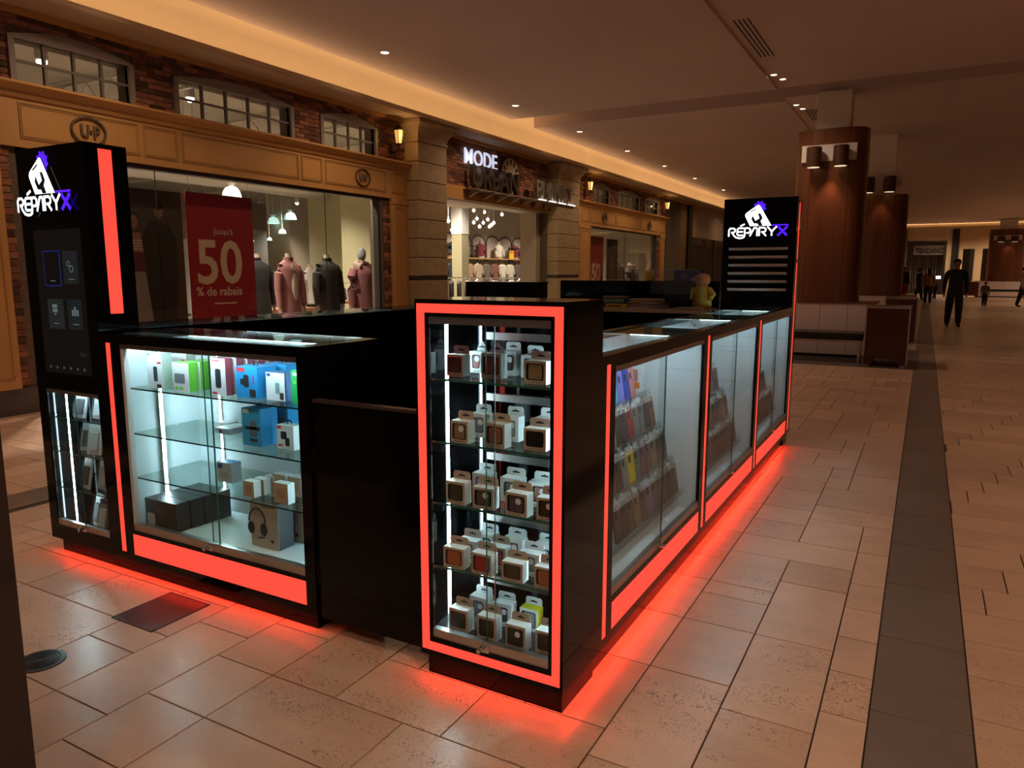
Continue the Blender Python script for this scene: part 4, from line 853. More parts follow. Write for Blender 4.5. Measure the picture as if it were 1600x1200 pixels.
bx(-3.97, -3.967, y0 + .0055, y0 + .0115, .192, .88).build('door_edge', chrome, st); bx(-3.732, -3.729, y0 + .0055, y0 + .0115, .192, .88).build('door_edge', gedge, st)
lock(st, -3.74, y0 + .003, .172, 'y')
bx(x0 + .015, x1 - .015, y1 - .02, y1 - .0155, .15, .9).build('back_mirror', dmirror, st)
for z in (.745, .56, .363):
    s = bx(x0 + .017, x1 - .017, y0 + .03, y1 - .022, z - .006, z).build('shelf', gshelf, st); bx(x0 + .017, x1 - .017, y0 + .0285, y0 + .03, z - .006, z).build('shelf_edge', gedge, s)
bx(-3.970, -3.965, 2.228, 2.233, .152, .9).build('light_tube', LED, st); bx(-3.93, -3.52, y0 + .024, y0 + .028, .890, .894).build('light_tube', LED, st)  # the horizontal tube is added to brighten the packs
bx(x0 + .03, x1, y0 + .016, y0 + .032, .086, .0915).build('glow_strip', REDF, st)

# ---- counters along the two long sides
def counter(name, xf, s, y0, y1, label, near=True):
    t = thing(name, label, 'display counter', (xf - s * .226, (y0 + y1) / 2, 0), 'lit glass counters of the kiosk')
    X = lambda d: xf - s * d
    def b(d0, d1, a, e, z0, z1, nm, mm, par=t): return bx(X(d0), X(d1), a, e, z0, z1).build(nm, mm, par)
    b(.028, .43, y0, y1, 0, .1, 'plinth', black)
    g0, g1 = y0 + .135, y1 - .022
    hs = [(y0 + .046, y0 + .078, .128, 1.172), (y0 + .142, y1 - .022, .13, .238), (g0, g1, .262, 1.158)]
    holes(0, min(X(0), X(.014)), max(X(0), X(.014)), y0, y1, .088, 1.172, hs).build('front_frame', black, t)
    MB().box(X(.435), X(.453), y0, y1, .1, 1.172).box(X(.014), X(.435), y0, y0 + .012, .1, 1.172).box(X(.014), X(.435), y1 - .012, y1, .1, 1.172).box(X(.014), X(.435), y0 + .012, y1 - .012, .1, .115).build('carcass', black, t)
    MB().box(X(.425), X(.434), y0 + .013, y1 - .013, .25, 1.17).box(X(.016), X(.425), y0 + .10, y0 + .11, .25, 1.17).box(X(.016), X(.425), y1 - .022, y1 - .013, .25, 1.17).box(X(.016), X(.425), y0 + .11, y1 - .022, .24, .252).build('white_lining', white_lin, t)
    m = MB()
    for d0, d1, a, e in ((0, .06, y0, y1), (.405, .453, y0, y1), (.06, .405, y0, y0 + .06), (.06, .405, y1 - .05, y1)): m.box(X(d0), X(d1), a, e, 1.172, 1.205)
    m.build('top_frame', black, t)
    b(.05, .415, y0 + .05, y1 - .04, 1.205, 1.211, 'top_glass', gtop)
    b(-.0015, .012, y0 + .046, y0 + .078, .128, 1.172, 'light_strip', RED)
    b(-.0015, .012, y0 + .142, y1 - .022, .13, .238, 'light_panel', RED)
    b(.002, .026, g0, g1, 1.136, 1.158, 'top_track', alu); b(.002, .026, g0, g1, .262, .296, 'bottom_track', alu)
    ym = y0 + .735
    b(.006, .011, g0, ym + .03, .296, 1.136, 'glass_door', gcase); b(.016, .021, ym - .03, g1, .296, 1.136, 'glass_door', gcase)
    b(.0055, .0115, ym + .03, ym + .034, .296, 1.136, 'door_edge', gedge)
    if s > 0: lock(t, xf, ym - .02, .278, 'x')
    b(.044, .054, y0 + .115, y1 - .14, 1.161, 1.171, 'light_tube', LEDS); b(.08, .395, y1 - .0525, y1 - .0505, 1.166, 1.171, 'light_tube', LEDT)
    if s > 0:
        for dz, dd in ((.845, .29), (.68, .215), (.505, .145), (.335, .08)):
            tr = MB().box(X(dd), X(dd + .085), y0 + .14, y1 - .026, dz - .005, dz).box(X(dd), X(dd + .004), y0 + .14, y1 - .026, dz, dz + .035).build('tray', acryl, t)
    b(.0145, .0178, y0, y1, .088, .0995, 'glow_strip', REDG) if s < 0 else b(.0145, .027, y0, y1, .0925, .0995, 'glow_strip', REDG)
    return t
CY = [2.39, 3.80, 5.20, 6.60]
for k in range(3): counter('glass_counter', XR, 1, CY[k], CY[k + 1], ['nearest lit glass counter of phone cases on the right side', 'middle lit glass counter of phone cases on the right side', 'farthest lit glass counter, beside the far logo tower'][k])
LY = [2.345, 3.76, 5.17, 6.3]
for k in range(3): counter('glass_counter', -4.04, -1, LY[k], LY[k + 1], ['glass-topped counter behind the screen tower on the shop side', 'middle glass-topped counter on the shop side', 'last glass-topped counter on the shop side, by the corner unit'][k])
# ---- far logo tower
ft = thing('logo_tower', 'tall black tower with lit logo and white louvre bars at the far end', 'kiosk tower', (-1.268, 6.72, 0))
x0, x1, y0, y1, zt = -1.569, XR, 6.602, 6.83, 2.12
bx(x0 + .02, x1 - .016, y0 + .02, y1 - .02, 0, .1).build('plinth', black, ft)
holes(1, y0, y0 + .02, x0, x1, .1, zt, [(-1.512, -1.024, 1.25, 1.76)]).build('front_frame', black, ft)
MB().box(x0, x1 - .02, y0 + .02, y1, .1, zt).build('carcass', black, ft)
holes(0, x1 - .02, x1, y0 + .02, y1, .1, zt, [(6.70, 6.735, .13, 2.09)]).build('side_panel', black, ft)
bx(x1 - .016, x1 + .002, 6.70, 6.735, .13, 2.09).build('light_strip', RED, ft)
for z in (2.075, 1.58): bx(x1, x1 + .006, 6.692, 6.743, z, z + .03).build('clip', mat('brass_clip', (.6, .35, .15), .4), ft)
for k in range(6): MB().prism([(y0 - .012, 1.345 + k * .069), (y0 + .018, 1.338 + k * .069), (y0 + .018, 1.352 + k * .069), (y0 - .012, 1.362 + k * .069)], 0, -1.512, -1.024).build('louvre_bar', mat('louvre_white', (.62, .53, .48), .45), ft)
logo(ft, -1.524, y0, 1.803, .000433, .000449)
# ---- gate between cabinet and tower
gt = thing('counter_gate', 'low black swing gate closing the gap beside the near display tower', 'gate', (-1.83, 2.16, 0))
bx(-2.105, -1.56, 2.145, 2.17, .07, .985).build('panel', black, gt); bx(-2.105, -1.56, 2.14, 2.175, .985, .997).build('top_edge', mat('gate_edge', (.05, .035, .03), .3), gt)
bx(-2.114, -2.106, 2.148, 2.166, .2, .32).build('hinge', chrome, gt); bx(-2.114, -2.106, 2.148, 2.166, .68, .8).build('hinge', chrome, gt)
# ---- back corner unit and back counter
ct = thing('corner_unit', 'black corner unit at the back of the kiosk before the shop entrance', 'display case', (-3.66, 6.46, 0))
bx(-4.0, -3.3, 6.34, 6.58, 0, .1).build('plinth', black, ct); bx(-4.04, -3.27, 6.305, 6.6, .1, 1.385).build('body', black, ct); bx(-4.045, -3.265, 6.30, 6.605, 1.385, 1.403).build('top', black, ct)
bc_ = thing('back_counter', 'black back counter with a pale worktop at the rear of the kiosk', 'counter', (-2.4, 6.3, 0))
bx(-3.2, -1.6, 6.1, 6.56, 0, .1).build('plinth', black, bc_); bx(-3.26, -1.575, 6.05, 6.5, .1, 1.16).build('body', black, bc_); bx(-3.26, -1.575, 6.02, 6.5, 1.16, 1.19).build('worktop', mat('pale_worktop', (.40, .30, .25), .4), bc_); bx(-3.08, -1.575, 6.5, 6.6, .1, 1.42).build('back_panel', black, bc_)
# ------------------------------------------------------------------ goods in the near tower
def roundwin(w, h, r): return rrect(-w / 2, w / 2, -h / 2, h / 2, r)
SHN = ['top', 'second', 'third', 'fourth', 'bottom']
def case_box(x, y, z, w, h, style, wc, label, d=.045, tab=1, rz=0.):
    """small hanging carton with a window; x = left edge of the front, y = its front"""
    t = thing('accessory_box', label, 'product box', (x + w / 2, y + d / 2, z), 'boxed accessories in the near tower', local=True, rz=rz)
    front = {'kraft': kraft, 'white': paper, 'yellow': paper, 'pink': mat('pinkish_card', (.42, .30, .28), .5)}[style]
    side = mat('yellow_side_card', (.75, .65, .02), .5) if style == 'yellow' else paper
    bx(-w / 2, w / 2, -d / 2 + .001, d / 2, 0, h).build('carton', side, t)
    f = bx(-w / 2, w / 2, -d / 2 - .0008, -d / 2 + .001, 0, h).build('front_card', front, t)
    ww, wh = (w * .80, h * .72) if style != 'white' else (w * .6, h * .64)
    wm = mat('window_%s' % '_'.join('%.3f' % c for c in wc), wc, .35)
    win = MB().prism([(a, h * .53 + b) for a, b in roundwin(ww, wh, .008)], 1, -d / 2 - .0018, -d / 2 - .0004).build('window', mat('window_dark', tuple(c * .45 + .004 for c in wc), .3), t)
    MB().prism([(a + w * .03, h * .53 + b) for a, b in roundwin(ww * .78, wh * .9, .008)], 1, -d / 2 - .0026, -d / 2 - .0014).build('product', wm, win)
    if style == 'white' or random.random() < .14:
        MB().prism([(w * .12 + .011 * math.cos(2 * PI * k / 14), h * .66 + .011 * math.sin(2 * PI * k / 14)) for k in range(14)], 1, -d / 2 - .0032, -d / 2 - .0022).build('sticker', paper, win)
    m = MB()
    for k in range(8):
        if random.random() < .8: m.box(-w * .28 + k * w * .07, -w * .28 + k * w * .07 + w * .045, -d / 2 - .0014, -d / 2 - .0006, h * .06, h * .09)
    m.build('print_line', mat('dark_print', (.03, .025, .02), .6), f)
    if tab:
        th = .03; tp = [(-w * .46, h), (w * .46, h), (w * .46, h + th * .75), (w * .38, h + th), (-w * .38, h + th), (-w * .46, h + th * .75)]
        if tab == 2: tp = [(-w * .42, h), (w * .42, h), (w * .12, h + .034), (-w * .12, h + .034)]
        yb = d / 2 - .002 if style != 'kraft' else d / 2 - .002
        h_ = MB().prism(tp, 1, yb - .001, yb + .001).build('hang_tab', kraft if (style == 'kraft' and tab == 1) else paper, t)
        MB().prism([(-.016, h + .011), (.016, h + .011), (.012, h + .017), (.004, h + .0165), (0, h + .022), (-.004, h + .0165), (-.012, h + .017)], 1, yb - .0016, yb + .0016).build('hang_hole', blackm, h_)
    return t
def nm_(c):
    return c
BR = (.045, .032, .02); TN = (.26, .19, .10); BK = (.012, .012, .013); PU = (.11, .075, .095); OR = (.42, .12, .045); RD = (.36, .022, .02); GY = (.12, .125, .13); PK = (.34, .16, .12); OL = (.07, .05, .022)
T = [  # shelf, x, y, w, h, style, window colour, name, tab
 (0, -1.495, 2.20, .072, .078, 'kraft', BK, 'kraft box with a dark case', 1), (0, -1.469, 2.315, .055, .08, 'white', (.35, .12, .12), 'white box with a rosy watch strap', 2),
 (0, -1.351, 2.205, .08, .089, 'pink', (.25, .07, .05), 'pinkish clear-front box', 2), (0, -1.335, 2.31, .066, .089, 'white', (.10, .06, .05), 'white box with a dark watch strap', 1),
 (0, -1.237, 2.29, .07, .082, 'white', (.45, .42, .4), 'white box with a pale strap', 1), (0, -1.162, 2.172, .085, .078, 'kraft', TN, 'kraft box with a tan case', 1),
 (1, -1.436, 2.135, .072, .079, 'kraft', TN, 'kraft box with a khaki case', 1), (1, -1.425, 2.245, .07, .087, 'white', GY, 'white box with a black watch', 1),
 (1, -1.295, 2.135, .08, .084, 'kraft', (.32, .14, .08), 'kraft box with a tan and orange case', 1), (1, -1.292, 2.245, .07, .09, 'white', (.3, .3, .3), 'white box with a grey strap', 1),
 (1, -1.159, 2.166, .083, .075, 'kraft', BK, 'kraft box with a black case', 1), (1, -1.175, 2.28, .08, .09, 'white', (.4, .38, .36), 'white box with a silver strap', 1),
 (2, -1.459, 2.135, .078, .083, 'kraft', (.06, .05, .02), 'kraft box with a yellow-edged dark case', 1), (2, -1.42, 2.25, .08, .09, 'white', (.4, .45, .5), 'white box with a pale blue strap', 1),
 (2, -1.347, 2.135, .083, .077, 'kraft', (.10, .075, .055), 'kraft box with a patterned case', 1), (2, -1.30, 2.25, .085, .09, 'white', GY, 'white box with a striped dark strap', 1),
 (2, -1.209, 2.126, .086, .081, 'kraft', PU, 'kraft box with a mauve case', 1), (2, -1.185, 2.25, .09, .09, 'white', PK, 'white box with a pink strap', 1), (2, -1.092, 2.134, .075, .078, 'kraft', BR, 'kraft box with a brown case', 1),
 (3, -1.470, 2.128, .085, .078, 'kraft', OR, 'kraft box with an orange case', 1), (3, -1.455, 2.20, .08, .085, 'white', (.5, .5, .5), 'white box behind the orange case', 1), (3, -1.43, 2.285, .08, .085, 'white', GY, 'white box at the back left', 1),
 (3, -1.350, 2.128, .083, .078, 'kraft', RD, 'kraft box with a bright red case', 1), (3, -1.335, 2.205, .08, .08, 'kraft', (.3, .05, .05), 'kraft box with a dull red case', 1), (3, -1.315, 2.29, .085, .086, 'white', (.4, .1, .1), 'white box with a red strip', 1),
 (3, -1.225, 2.128, .083, .07, 'kraft', OL, 'kraft box with an olive case', 1), (3, -1.2, 2.205, .085, .082, 'white', (.2, .2, .22), 'white box behind the olive case', 1), (3, -1.185, 2.29, .085, .086, 'white', GY, 'white box at the back right', 1),
 (3, -1.096, 2.128, .075, .077, 'kraft', (.36, .13, .06), 'kraft box with a terracotta case', 1), (3, -1.085, 2.22, .075, .08, 'white', (.45, .2, .2), 'white box with a pink label', 1),
 (4, -1.468, 2.155, .082, .085, 'kraft', (.03, .03, .034), 'pale box with a watch screen', 1), (4, -1.440, 2.255, .08, .099, 'white', GY, 'tall white box with a grey strap', 1),
 (4, -1.338, 2.145, .078, .09, 'kraft', (.03, .022, .018), 'pale box with a dark brown case', 1), (4, -1.345, 2.27, .078, .088, 'white', (.05, .05, .055), 'white box with a black case', 1),
 (4, -1.215, 2.138, .08, .091, 'kraft', (.02, .02, .021), 'pale box with a black case', 1), (4, -1.237, 2.285, .075, .085, 'yellow', (.3, .3, .28), 'white box with bright yellow sides', 1),
 (4, -1.106, 2.16, .078, .084, 'kraft', (.035, .025, .02), 'pale box with a dark case by the frame', 1), (4, -1.095, 2.26, .07, .09, 'white', (.4, .4, .4), 'white box behind the frame edge', 1)]
ZS = [1.127, .9, .672, .43, .174]
for s, x, y, w, h, stl, wc, nm, tab in T: case_box(x, y, ZS[s] + .0004, w, h, stl, wc, '%s, %s shelf of the near tower' % (nm, SHN[s]), tab=tab, rz=random.uniform(-.05, .05))

# ------------------------------------------------------------------ goods in the left cabinet
def carton(x, y, z, w, h, d, fc, sc, label, pr=None, loop=False, group='boxed goods in the left cabinet', tc=None):
    t = thing('product_box', label, 'product box', (x + w / 2, y, z + .0004), group, local=True)
    cm = lambda c: mat('card_%.2f_%.2f_%.2f' % c, c, .4)
    bx(-w / 2, w / 2, .0006, d, 0, h).build('carton', cm(sc), t)
    f = bx(-w / 2, w / 2, -.0004, .0006, 0, h).build('front_card', cm(fc), t)
    bx(-w / 2 + .001, w / 2 - .001, .001, d - .001, h, h + .0006).build('lid', cm(tc or sc), t)
    if loop: MB().tube([(-.012, d / 2, h), (-.012, d / 2, h + .014), (0, d / 2, h + .02), (.012, d / 2, h + .014), (.012, d / 2, h)], .003, 6).build('loop', blackm, t)
    for (a, b, c, e, col) in (pr or []):
        MB().prism([(-w / 2 + p * w, q * h) for p, q in rrect(a, b, c, e, min(b - a, e - c) * .2, 2)], 1, -.0012, -.0003).build('print', mat('ink_%.2f_%.2f_%.2f' % col, col, .5), f)
    return t
WH = (.70, .72, .74); DK = (.02, .02, .022); RDK = (.6, .03, .05); BL = (.02, .27, .62); GR = (.16, .62, .06); MR = (.30, .06, .09); NV = (.02, .09, .26)
P1 = [(.42, .68, .2, .62, DK), (.05, .25, .92, .98, BL), (.7, .95, .70, .76, RDK), (.6, .9, .02, .12, DK)]
for k, n in enumerate(('front of the pair', 'back of the pair')): carton(-3.255 + k * .02, 2.225 + k * .12, LS[0], .11, .17, .055, WH, (.55, .62, .60), 'white charger box with a carry loop on the top shelf, ' + n, P1, True)
for k in range(3): carton(-3.063 + k * .006, 2.222 + k * .058, LS[0], .113, .135, .05, WH, GR, 'white and lime green box on the top shelf, %s in its row' % ORD[k], [(.1, .75, .28, .62, (.16, .17, .18)), (.1, .3, .06, .16, GR), (.4, .6, .06, .16, GR)], tc=GR)
for k in range(5): carton(-2.818 + k * .008, 2.23 + k * .056, LS[0], .107, .169, .042, WH, MR, 'white power bank box with maroon sides, %s in its row' % ORD[k], [(.38, .72, .2, .72, DK), (.2, .7, .92, .95, RDK), (.15, .45, .03, .09, RDK)], k == 0)
for k, n in enumerate(('at the shelf front', 'behind its twin')): carton(-2.657 + k * .03, 2.242 + k * .14, LS[0], .135, .139, .11, BL, BL, 'bright blue phone holder box %s on the top shelf' % n, [(.35, .6, .35, .75, DK), (.2, .4, .42, .62, DK), (.62, .9, .04, .3, DK), (.06, .42, .84, .97, RDK), (.78, .85, .68, .73, RDK), (.78, .85, .58, .63, RDK), (.78, .85, .48, .53, RDK)], True)
carton(-2.487, 2.258, LS[0], .112, .122, .07, WH, NV, 'white flexible phone stand box with navy sides', [(.5, .72, .25, .65, (.2, .3, .3)), (.72, .92, .05, .3, DK), (.05, .25, .86, .97, NV)])
carton(-2.32, 2.243, LS[0], .12, .141, .06, (.03, .45, .12), (.03, .45, .12), 'green box at the right end of the top shelf', [(.1, .35, .85, .95, WH), (.1, .25, .6, .7, GR)])
carton(-2.967, 2.36, LS[1], .10, .029, .12, (.45, .48, .5), WH, 'flat white box lying on the second shelf', [(.3, .5, .2, .8, DK)])
carton(-3.1, 2.48, LS[1], .085, .022, .06, (.6, .6, .6), WH, 'thin white box lying at the back of the second shelf', [(.3, .5, .2, .8, (.4, .4, .4))])
for k, n in enumerate(('front', 'rear')): carton(-2.662 + k * .035, 2.266 + k * .13, LS[1], .118, .170, .1, (.04, .26, .45), BL, '%s tall blue car holder box on the second shelf' % n, [(.42, .78, .25, .68, (.10, .11, .12)), (.15, .95, .44, .52, DK), (.4, .8, .12, .2, DK), (.06, .4, .87, .98, (.5, .5, .4))], k == 0)
carton(-2.470, 2.288, LS[1], .103, .108, .06, WH, (.66, .68, .70), 'white car charger box with a black loop on the second shelf', [(.25, .6, .42, .75, DK), (.5, .75, .15, .5, DK), (.05, .3, .86, .96, RDK), (.08, .35, .12, .2, RDK)], True)
carton(-2.916, 2.318, LS[2], .1, .097, .06, (.5, .5, .52), (.55, .6, .62), 'small grey box with a blue lid on the third shelf', [(.05, .4, .7, .95, NV), (.2, .8, .2, .55, (.42, .38, .36))], tc=BL)
BGE = (.52, .38, .28); BP = [(.2, .8, .25, .75, (.42, .29, .21))]
for k in range(4): carton(-2.613 + k * .008, 2.212 + k * .05, LS[2], .066, .072, .042, BGE, WH, 'tiny beige box in the left row of the third shelf, %s from the front' % ORD[k], BP)
for k in range(2): carton(-2.545 + k * .1, 2.32 + k * .0, LS[2], .078, .088, .05, BGE, WH, ['beige cube box behind the left row of the third shelf', 'beige cube box at the back right of the third shelf'][k], BP)
carton(-2.427, 2.216, LS[2], .085, .09, .04, BGE, WH, 'beige cube box at the front right of the third shelf', BP)
for k in range(4): carton(-3.30 + k * .004, 2.19 + k * .078, .251, .235, .142, .074, (.025, .024, .023), (.022, .022, .024), 'large black box on the cabinet floor, %s in its row' % ORD[k], [(.06, .3, .06, .5, (.45, .43, .4)), (.4, .55, .6, .63, (.15, .14, .13))] if k == 0 else None)
for k in range(2):
    t = carton(-2.635 + k * .03, 2.262 + k * .12, .251, .175, .213, .09, (.46, .38, .31), (.05, .055, .065), ['front headset box with a black headphone print', 'rear headset box behind its twin'][k], [(.45, .9, .90, .96, (.2, .17, .15))])
    pr = mat('headset_ink', (.02, .02, .02), .5)
    MB().tube([(-.045 + .052 * math.cos(a), -.001, .115 + .066 * math.sin(a)) for a in [PI * q / 12 for q in range(13)]][:], .004, 6).build('print', pr, t)
    for sx in (-1, 1): MB().prism(ell(-.045 + sx * .04, .085, .022, .03), 1, -.002, -.0005).build('print', pr, t)
    MB().prism(stroke([(-.045, .04), (.0, .05)], .006), 1, -.002, -.0005).build('print', pr, t)
    MB().prism(stroke([(.04, .04), (.055, .034)], .012), 1, -.002, -.0005).build('print', pr, t)

# ------------------------------------------------------------------ packs in the screen tower's small case
pf = film('pack_film', (.75, .8, .82), .10)
PK_ = [(-3.80, .746, .09, .135, (.62, .64, .72)), (-3.69, .746, .09, .14, (.7, .7, .72)), (-3.585, .746, .08, .135, (.66, .68, .7)), (-3.81, .561, .095, .15, (.5, .55, .6)), (-3.70, .561, .1, .16, (.7, .72, .74)), (-3.59, .561, .09, .15, (.55, .58, .6)), (-3.80, .364, .09, .165, (.6, .62, .64)), (-3.70, .364, .09, .16, (.45, .36, .33)), (-3.595, .364, .09, .165, (.55, .58, .6)), (-3.78, .151, .09, .17, (.6, .62, .64)), (-3.68, .151, .1, .16, (.05, .05, .055)), (-3.58, .151, .08, .165, (.7, .72, .74))]
for k, (x, z, w, h, c) in enumerate(PK_):
    t = thing('accessory_pack', 'clear accessory pack on the %s shelf of the screen tower case, %s from the left' % (['top', 'second', 'third', 'bottom'][k // 3], ORD[k % 3]), 'accessory pack', (x - .005, 2.20 + .03 * (k % 2), z), 'clear packs in the screen tower', local=True, rz=random.uniform(-.25, .25))
    ln = .03
    MB().hexa([(-w / 2, -.004, 0), (w / 2, -.004, 0), (w / 2, .004, 0), (-w / 2, .004, 0)], [(-w / 2, ln - .004, h), (w / 2, ln - .004, h), (w / 2, ln + .004, h), (-w / 2, ln + .004, h)]).build('backing_card', mat('pack_%d' % k, c, .4), t)
    MB().hexa([(-w * .3, -.012, h * .15), (w * .3, -.012, h * .15), (w * .3, .0, h * .15), (-w * .3, .0, h * .15)], [(-w * .3, ln * .7 - .014, h * .72), (w * .3, ln * .7 - .014, h * .72), (w * .3, ln * .7, h * .72), (-w * .3, ln * .7, h * .72)]).build('product', mat('pack_item_%d' % (k % 3), [(.03, .03, .035), (.5, .52, .55), (.12, .14, .3)][k % 3], .3), t)
    MB().hexa([(-w * .45, -.017, h * .06), (w * .45, -.017, h * .06), (w * .45, -.002, h * .06), (-w * .45, -.002, h * .06)], [(-w * .45, ln * .85 - .018, h * .86), (w * .45, ln * .85 - .018, h * .86), (w * .45, ln * .85 - .004, h * .86), (-w * .45, ln * .85 - .004, h * .86)]).build('blister', pf, t)

# ------------------------------------------------------------------ phone cases on the counter trays
head_m = film('pouch_head_film', (.8, .84, .86), .3)
pouch_m = film('pouch_film', (.8, .84, .86), .045)
CC = {0: [('white', (.6, .6, .6)), ('lavender', (.42, .36, .6)), ('pale pink', (.6, .36, .36)), ('sky blue', (.08, .34, .6)), ('lilac', (.22, .20, .60)), ('royal blue', (.02, .05, .42)), ('rose', (.58, .22, .22)), ('white and orange', (.62, .4, .3))],
      1: [('grey', (.22, .20, .19)), ('espresso', (.035, .022, .016)), ('dark brown', (.05, .03, .022)), ('red', (.30, .02, .03)), ('ash grey', (.2, .19, .18)), ('slate grey', (.15, .15, .15)), ('coffee brown', (.04, .022, .014)), ('caramel', (.22, .09, .03))],
      2: [('clear grey', (.25, .22, .20)), ('yellow', (.60, .42, .02)), ('sage green', (.13, .17, .11)), ('plum', (.20, .08, .10)), ('mocha', (.18, .11, .08)), ('taupe', (.24, .18, .15)), ('umber', (.12, .07, .05)), ('chocolate', (.08, .045, .03))],
      3: [('sand', (.26, .17, .12)), ('smoke brown', (.12, .08, .065)), ('violet', (.20, .17, .32)), ('dusk brown', (.14, .095, .08)), ('walnut', (.10, .06, .045)), ('cocoa', (.09, .055, .045)), ('sable', (.06, .04, .034)), ('bark brown', (.12, .075, .05))]}
def case_mesh():
    w, h, d = .076, .162, .011
    return rrect(-w / 2, w / 2, 0, h, .012, 3), d
cout, cd = case_mesh(); cshare = {}
for ci in range(3):
    for row in range(4):
        dz, dd = ((.845, .29), (.68, .215), (.505, .145), (.335, .08))[row]
        ye = CY[ci + 1] - .075
        for k in range([8, 9, 10, 11][row]):
            if ci == 0 and row == 0 and k == 0: continue
            idx = (7 - k) % 8; n, c = CC[row][(idx + ci * 3) % 8]
            if ci: c = (c[0] * .5 + .09, c[1] * .35 + .055, c[2] * .35 + .05) if row or ci else c
            if ci and row == 0: n, c = ['dark brown', 'rosewood', 'nut brown', 'black'][k % 4], [(.03, .02, .018), (.25, .12, .10), (.14, .08, .06), (.015, .014, .014)][k % 4]
            if ci: n = ['dark ', 'dim ', ''][k % 3] + n if not n.startswith('dark') else n
            y = ye - k * .083 - (.0 if row else .03); x = XR - dd - .03
            t = thing('phone_case', '%s phone case, %s from the far end of the %s tray, %s counter' % (n, ORD[k], SHN[row], ['nearest', 'middle', 'farthest'][ci]), 'phone case', (x, y, dz + .0025), 'phone cases on the counter trays', local=True)
            t.rotation_euler = (random.uniform(-.03, .03), -.16, random.uniform(-.05, .05))
            key = 'cs_%.3f_%.3f_%.3f' % c
            b = MB().prism(cout, 0, -cd / 2, cd / 2) if 'o' not in cshare else None
            if b: o = b.build('shell', mat(key, c, .4), t); cshare['o'] = o.data
            else: o = mobj('shell', cshare['o'].copy(), None, t); o.data.materials[0] = mat(key, c, .4)
            if 'h' not in cshare: q = MB().prism(rrect(-.028, -.002, .105, .14, .006, 2), 0, cd / 2, cd / 2 + .001).build('camera_cutout', blackm, o); cshare['h'] = q.data
            else: mobj('camera_cutout', cshare['h'], None, o)
            if row or ci:
                m = MB(); N_ = 7; top = []
                for q in range(N_ + 1): top.append((random.uniform(-.012, .012), -.04 + .08 * q / N_, .165 + random.uniform(0, .035)))
                m.v = [(cd / 2 + .001, -.04 + .08 * q / N_, .0) for q in range(N_ + 1)] + [(cd / 2 + .003 + random.uniform(0, .004), -.04 + .08 * q / N_, .145) for q in range(N_ + 1)] + top
                m.f = [(q, q + 1, N_ + 2 + q, N_ + 1 + q) for q in range(N_)]; m.build('pouch', pouch_m, t)
                m.f = [(N_ + 1 + q, N_ + 2 + q, 2 * N_ + 3 + q, 2 * N_ + 2 + q) for q in range(N_)]; m.build('pouch_head', head_m, t)
# white phone box with an orange band, right end of the upper tray
carton(-1.335, 3.665, .846, .07, .16, .045, WH, WH, 'white boxed phone case with an orange band at the end of the nearest counter', [(.1, .9, .3, .5, (.7, .22, .02)), (.3, .75, .52, .92, (.5, .25, .25))], group='boxed goods in the counters')

# ------------------------------------------------------------------ things on the back counter
WT = 1.1904
def papers(x, y, z, n, label, s=1.0):
    t = thing('paper_stack', label, 'papers', (x, y, z))
    for k in range(n):
        a = random.uniform(-.25, .25); w, h = .15 * s, .105 * s; c, q = math.cos(a), math.sin(a)
        p = [(x + c * u - q * v, y + q * u + c * v) for u, v in ((-w, -h), (w, -h), (w, h), (-w, h))]
        MB().prism(p, 2, z + k * .014, z + k * .014 + .008).build('sheet_bundle', mat('old_paper_%d' % (k % 3), [(.62, .50, .44), (.52, .42, .37), (.42, .33, .29)][k % 3], .7), t)
papers(-2.09, 6.2, WT, 6, 'untidy pile of papers on the back counter'); papers(-2.75, 6.32, WT, 3, 'small pile of papers behind the near tower top')
t = thing('carton_box', 'blue printed carton beside the papers on the back counter', 'box', (-2.37, 6.15, WT)); bx(-2.47, -2.28, 6.1, 6.22, WT, WT + .085).build('carton', mat('blue_print_card', (.02, .06, .14), .5), t); bx(-2.47, -2.28, 6.099, 6.1, WT + .05, WT + .075).build('print', mat('pale_blue_print', (.2, .3, .36), .5), t); bx(-2.475, -2.275, 6.09, 6.23, WT + .085, WT + .1).build('lid', mat('grey_lid', (.18, .14, .12), .6), t)
t = thing('small_box', 'small yellow box in front of the blue carton', 'box', (-2.33, 6.06, WT)); bx(-2.42, -2.24, 6.04, 6.09, WT, WT + .035).build('carton', mat('yellow_box', (.5, .32, .01), .5), t); bx(-2.40, -2.28, 6.0392, 6.04, WT + .012, WT + .024).build('print', mat('dark_print', (.03, .025, .02), .6), t)
t = thing('monitor', 'dark monitor seen from behind on the back counter', 'monitor', (-1.81, 6.2, WT)); MB().prism(rrect(-1.95, -1.72, WT + .05, WT + .24, .03), 1, 6.17, 6.20).build('shell', mat('monitor_shell', (.012, .012, .016), .35), t); bx(-1.87, -1.79, 6.2, 6.23, WT + .01, WT + .15).build('stand', blackm, t); bx(-1.92, -1.75, 6.15, 6.28, WT, WT + .01).build('foot', blackm, t)
t = thing('toy_figure', 'yellow figure with an orange head behind the clear screen', 'figure', (-1.64, 6.25, WT)); t.scale = (1.55, 1.3, 1.05); ym = mat('yellow_plush', (.42, .25, .02), .8)
MB().lathe([(.045, 0), (.055, .02), (.05, .1), (.048, .15), (.03, .185), (.02, .195)], (-1.64, 6.25, WT), 14).build('body', ym, t, True); MB().lathe([(.012, .185), (.036, .2), (.045, .235), (.036, .27), (.008, .285)], (-1.64, 6.25, WT), 14).build('head', mat('orange_plush', (.45, .16, .04), .8), t, True)
for s in (-1, 1): MB().tube([(-1.64 + s * .035, 6.24, WT + .165), (-1.64 + s * .065, 6.22, WT + .12), (-1.64 + s * .055, 6.2, WT + .08)], [.018, .018, .014], 8).build('arm', ym, t, True)
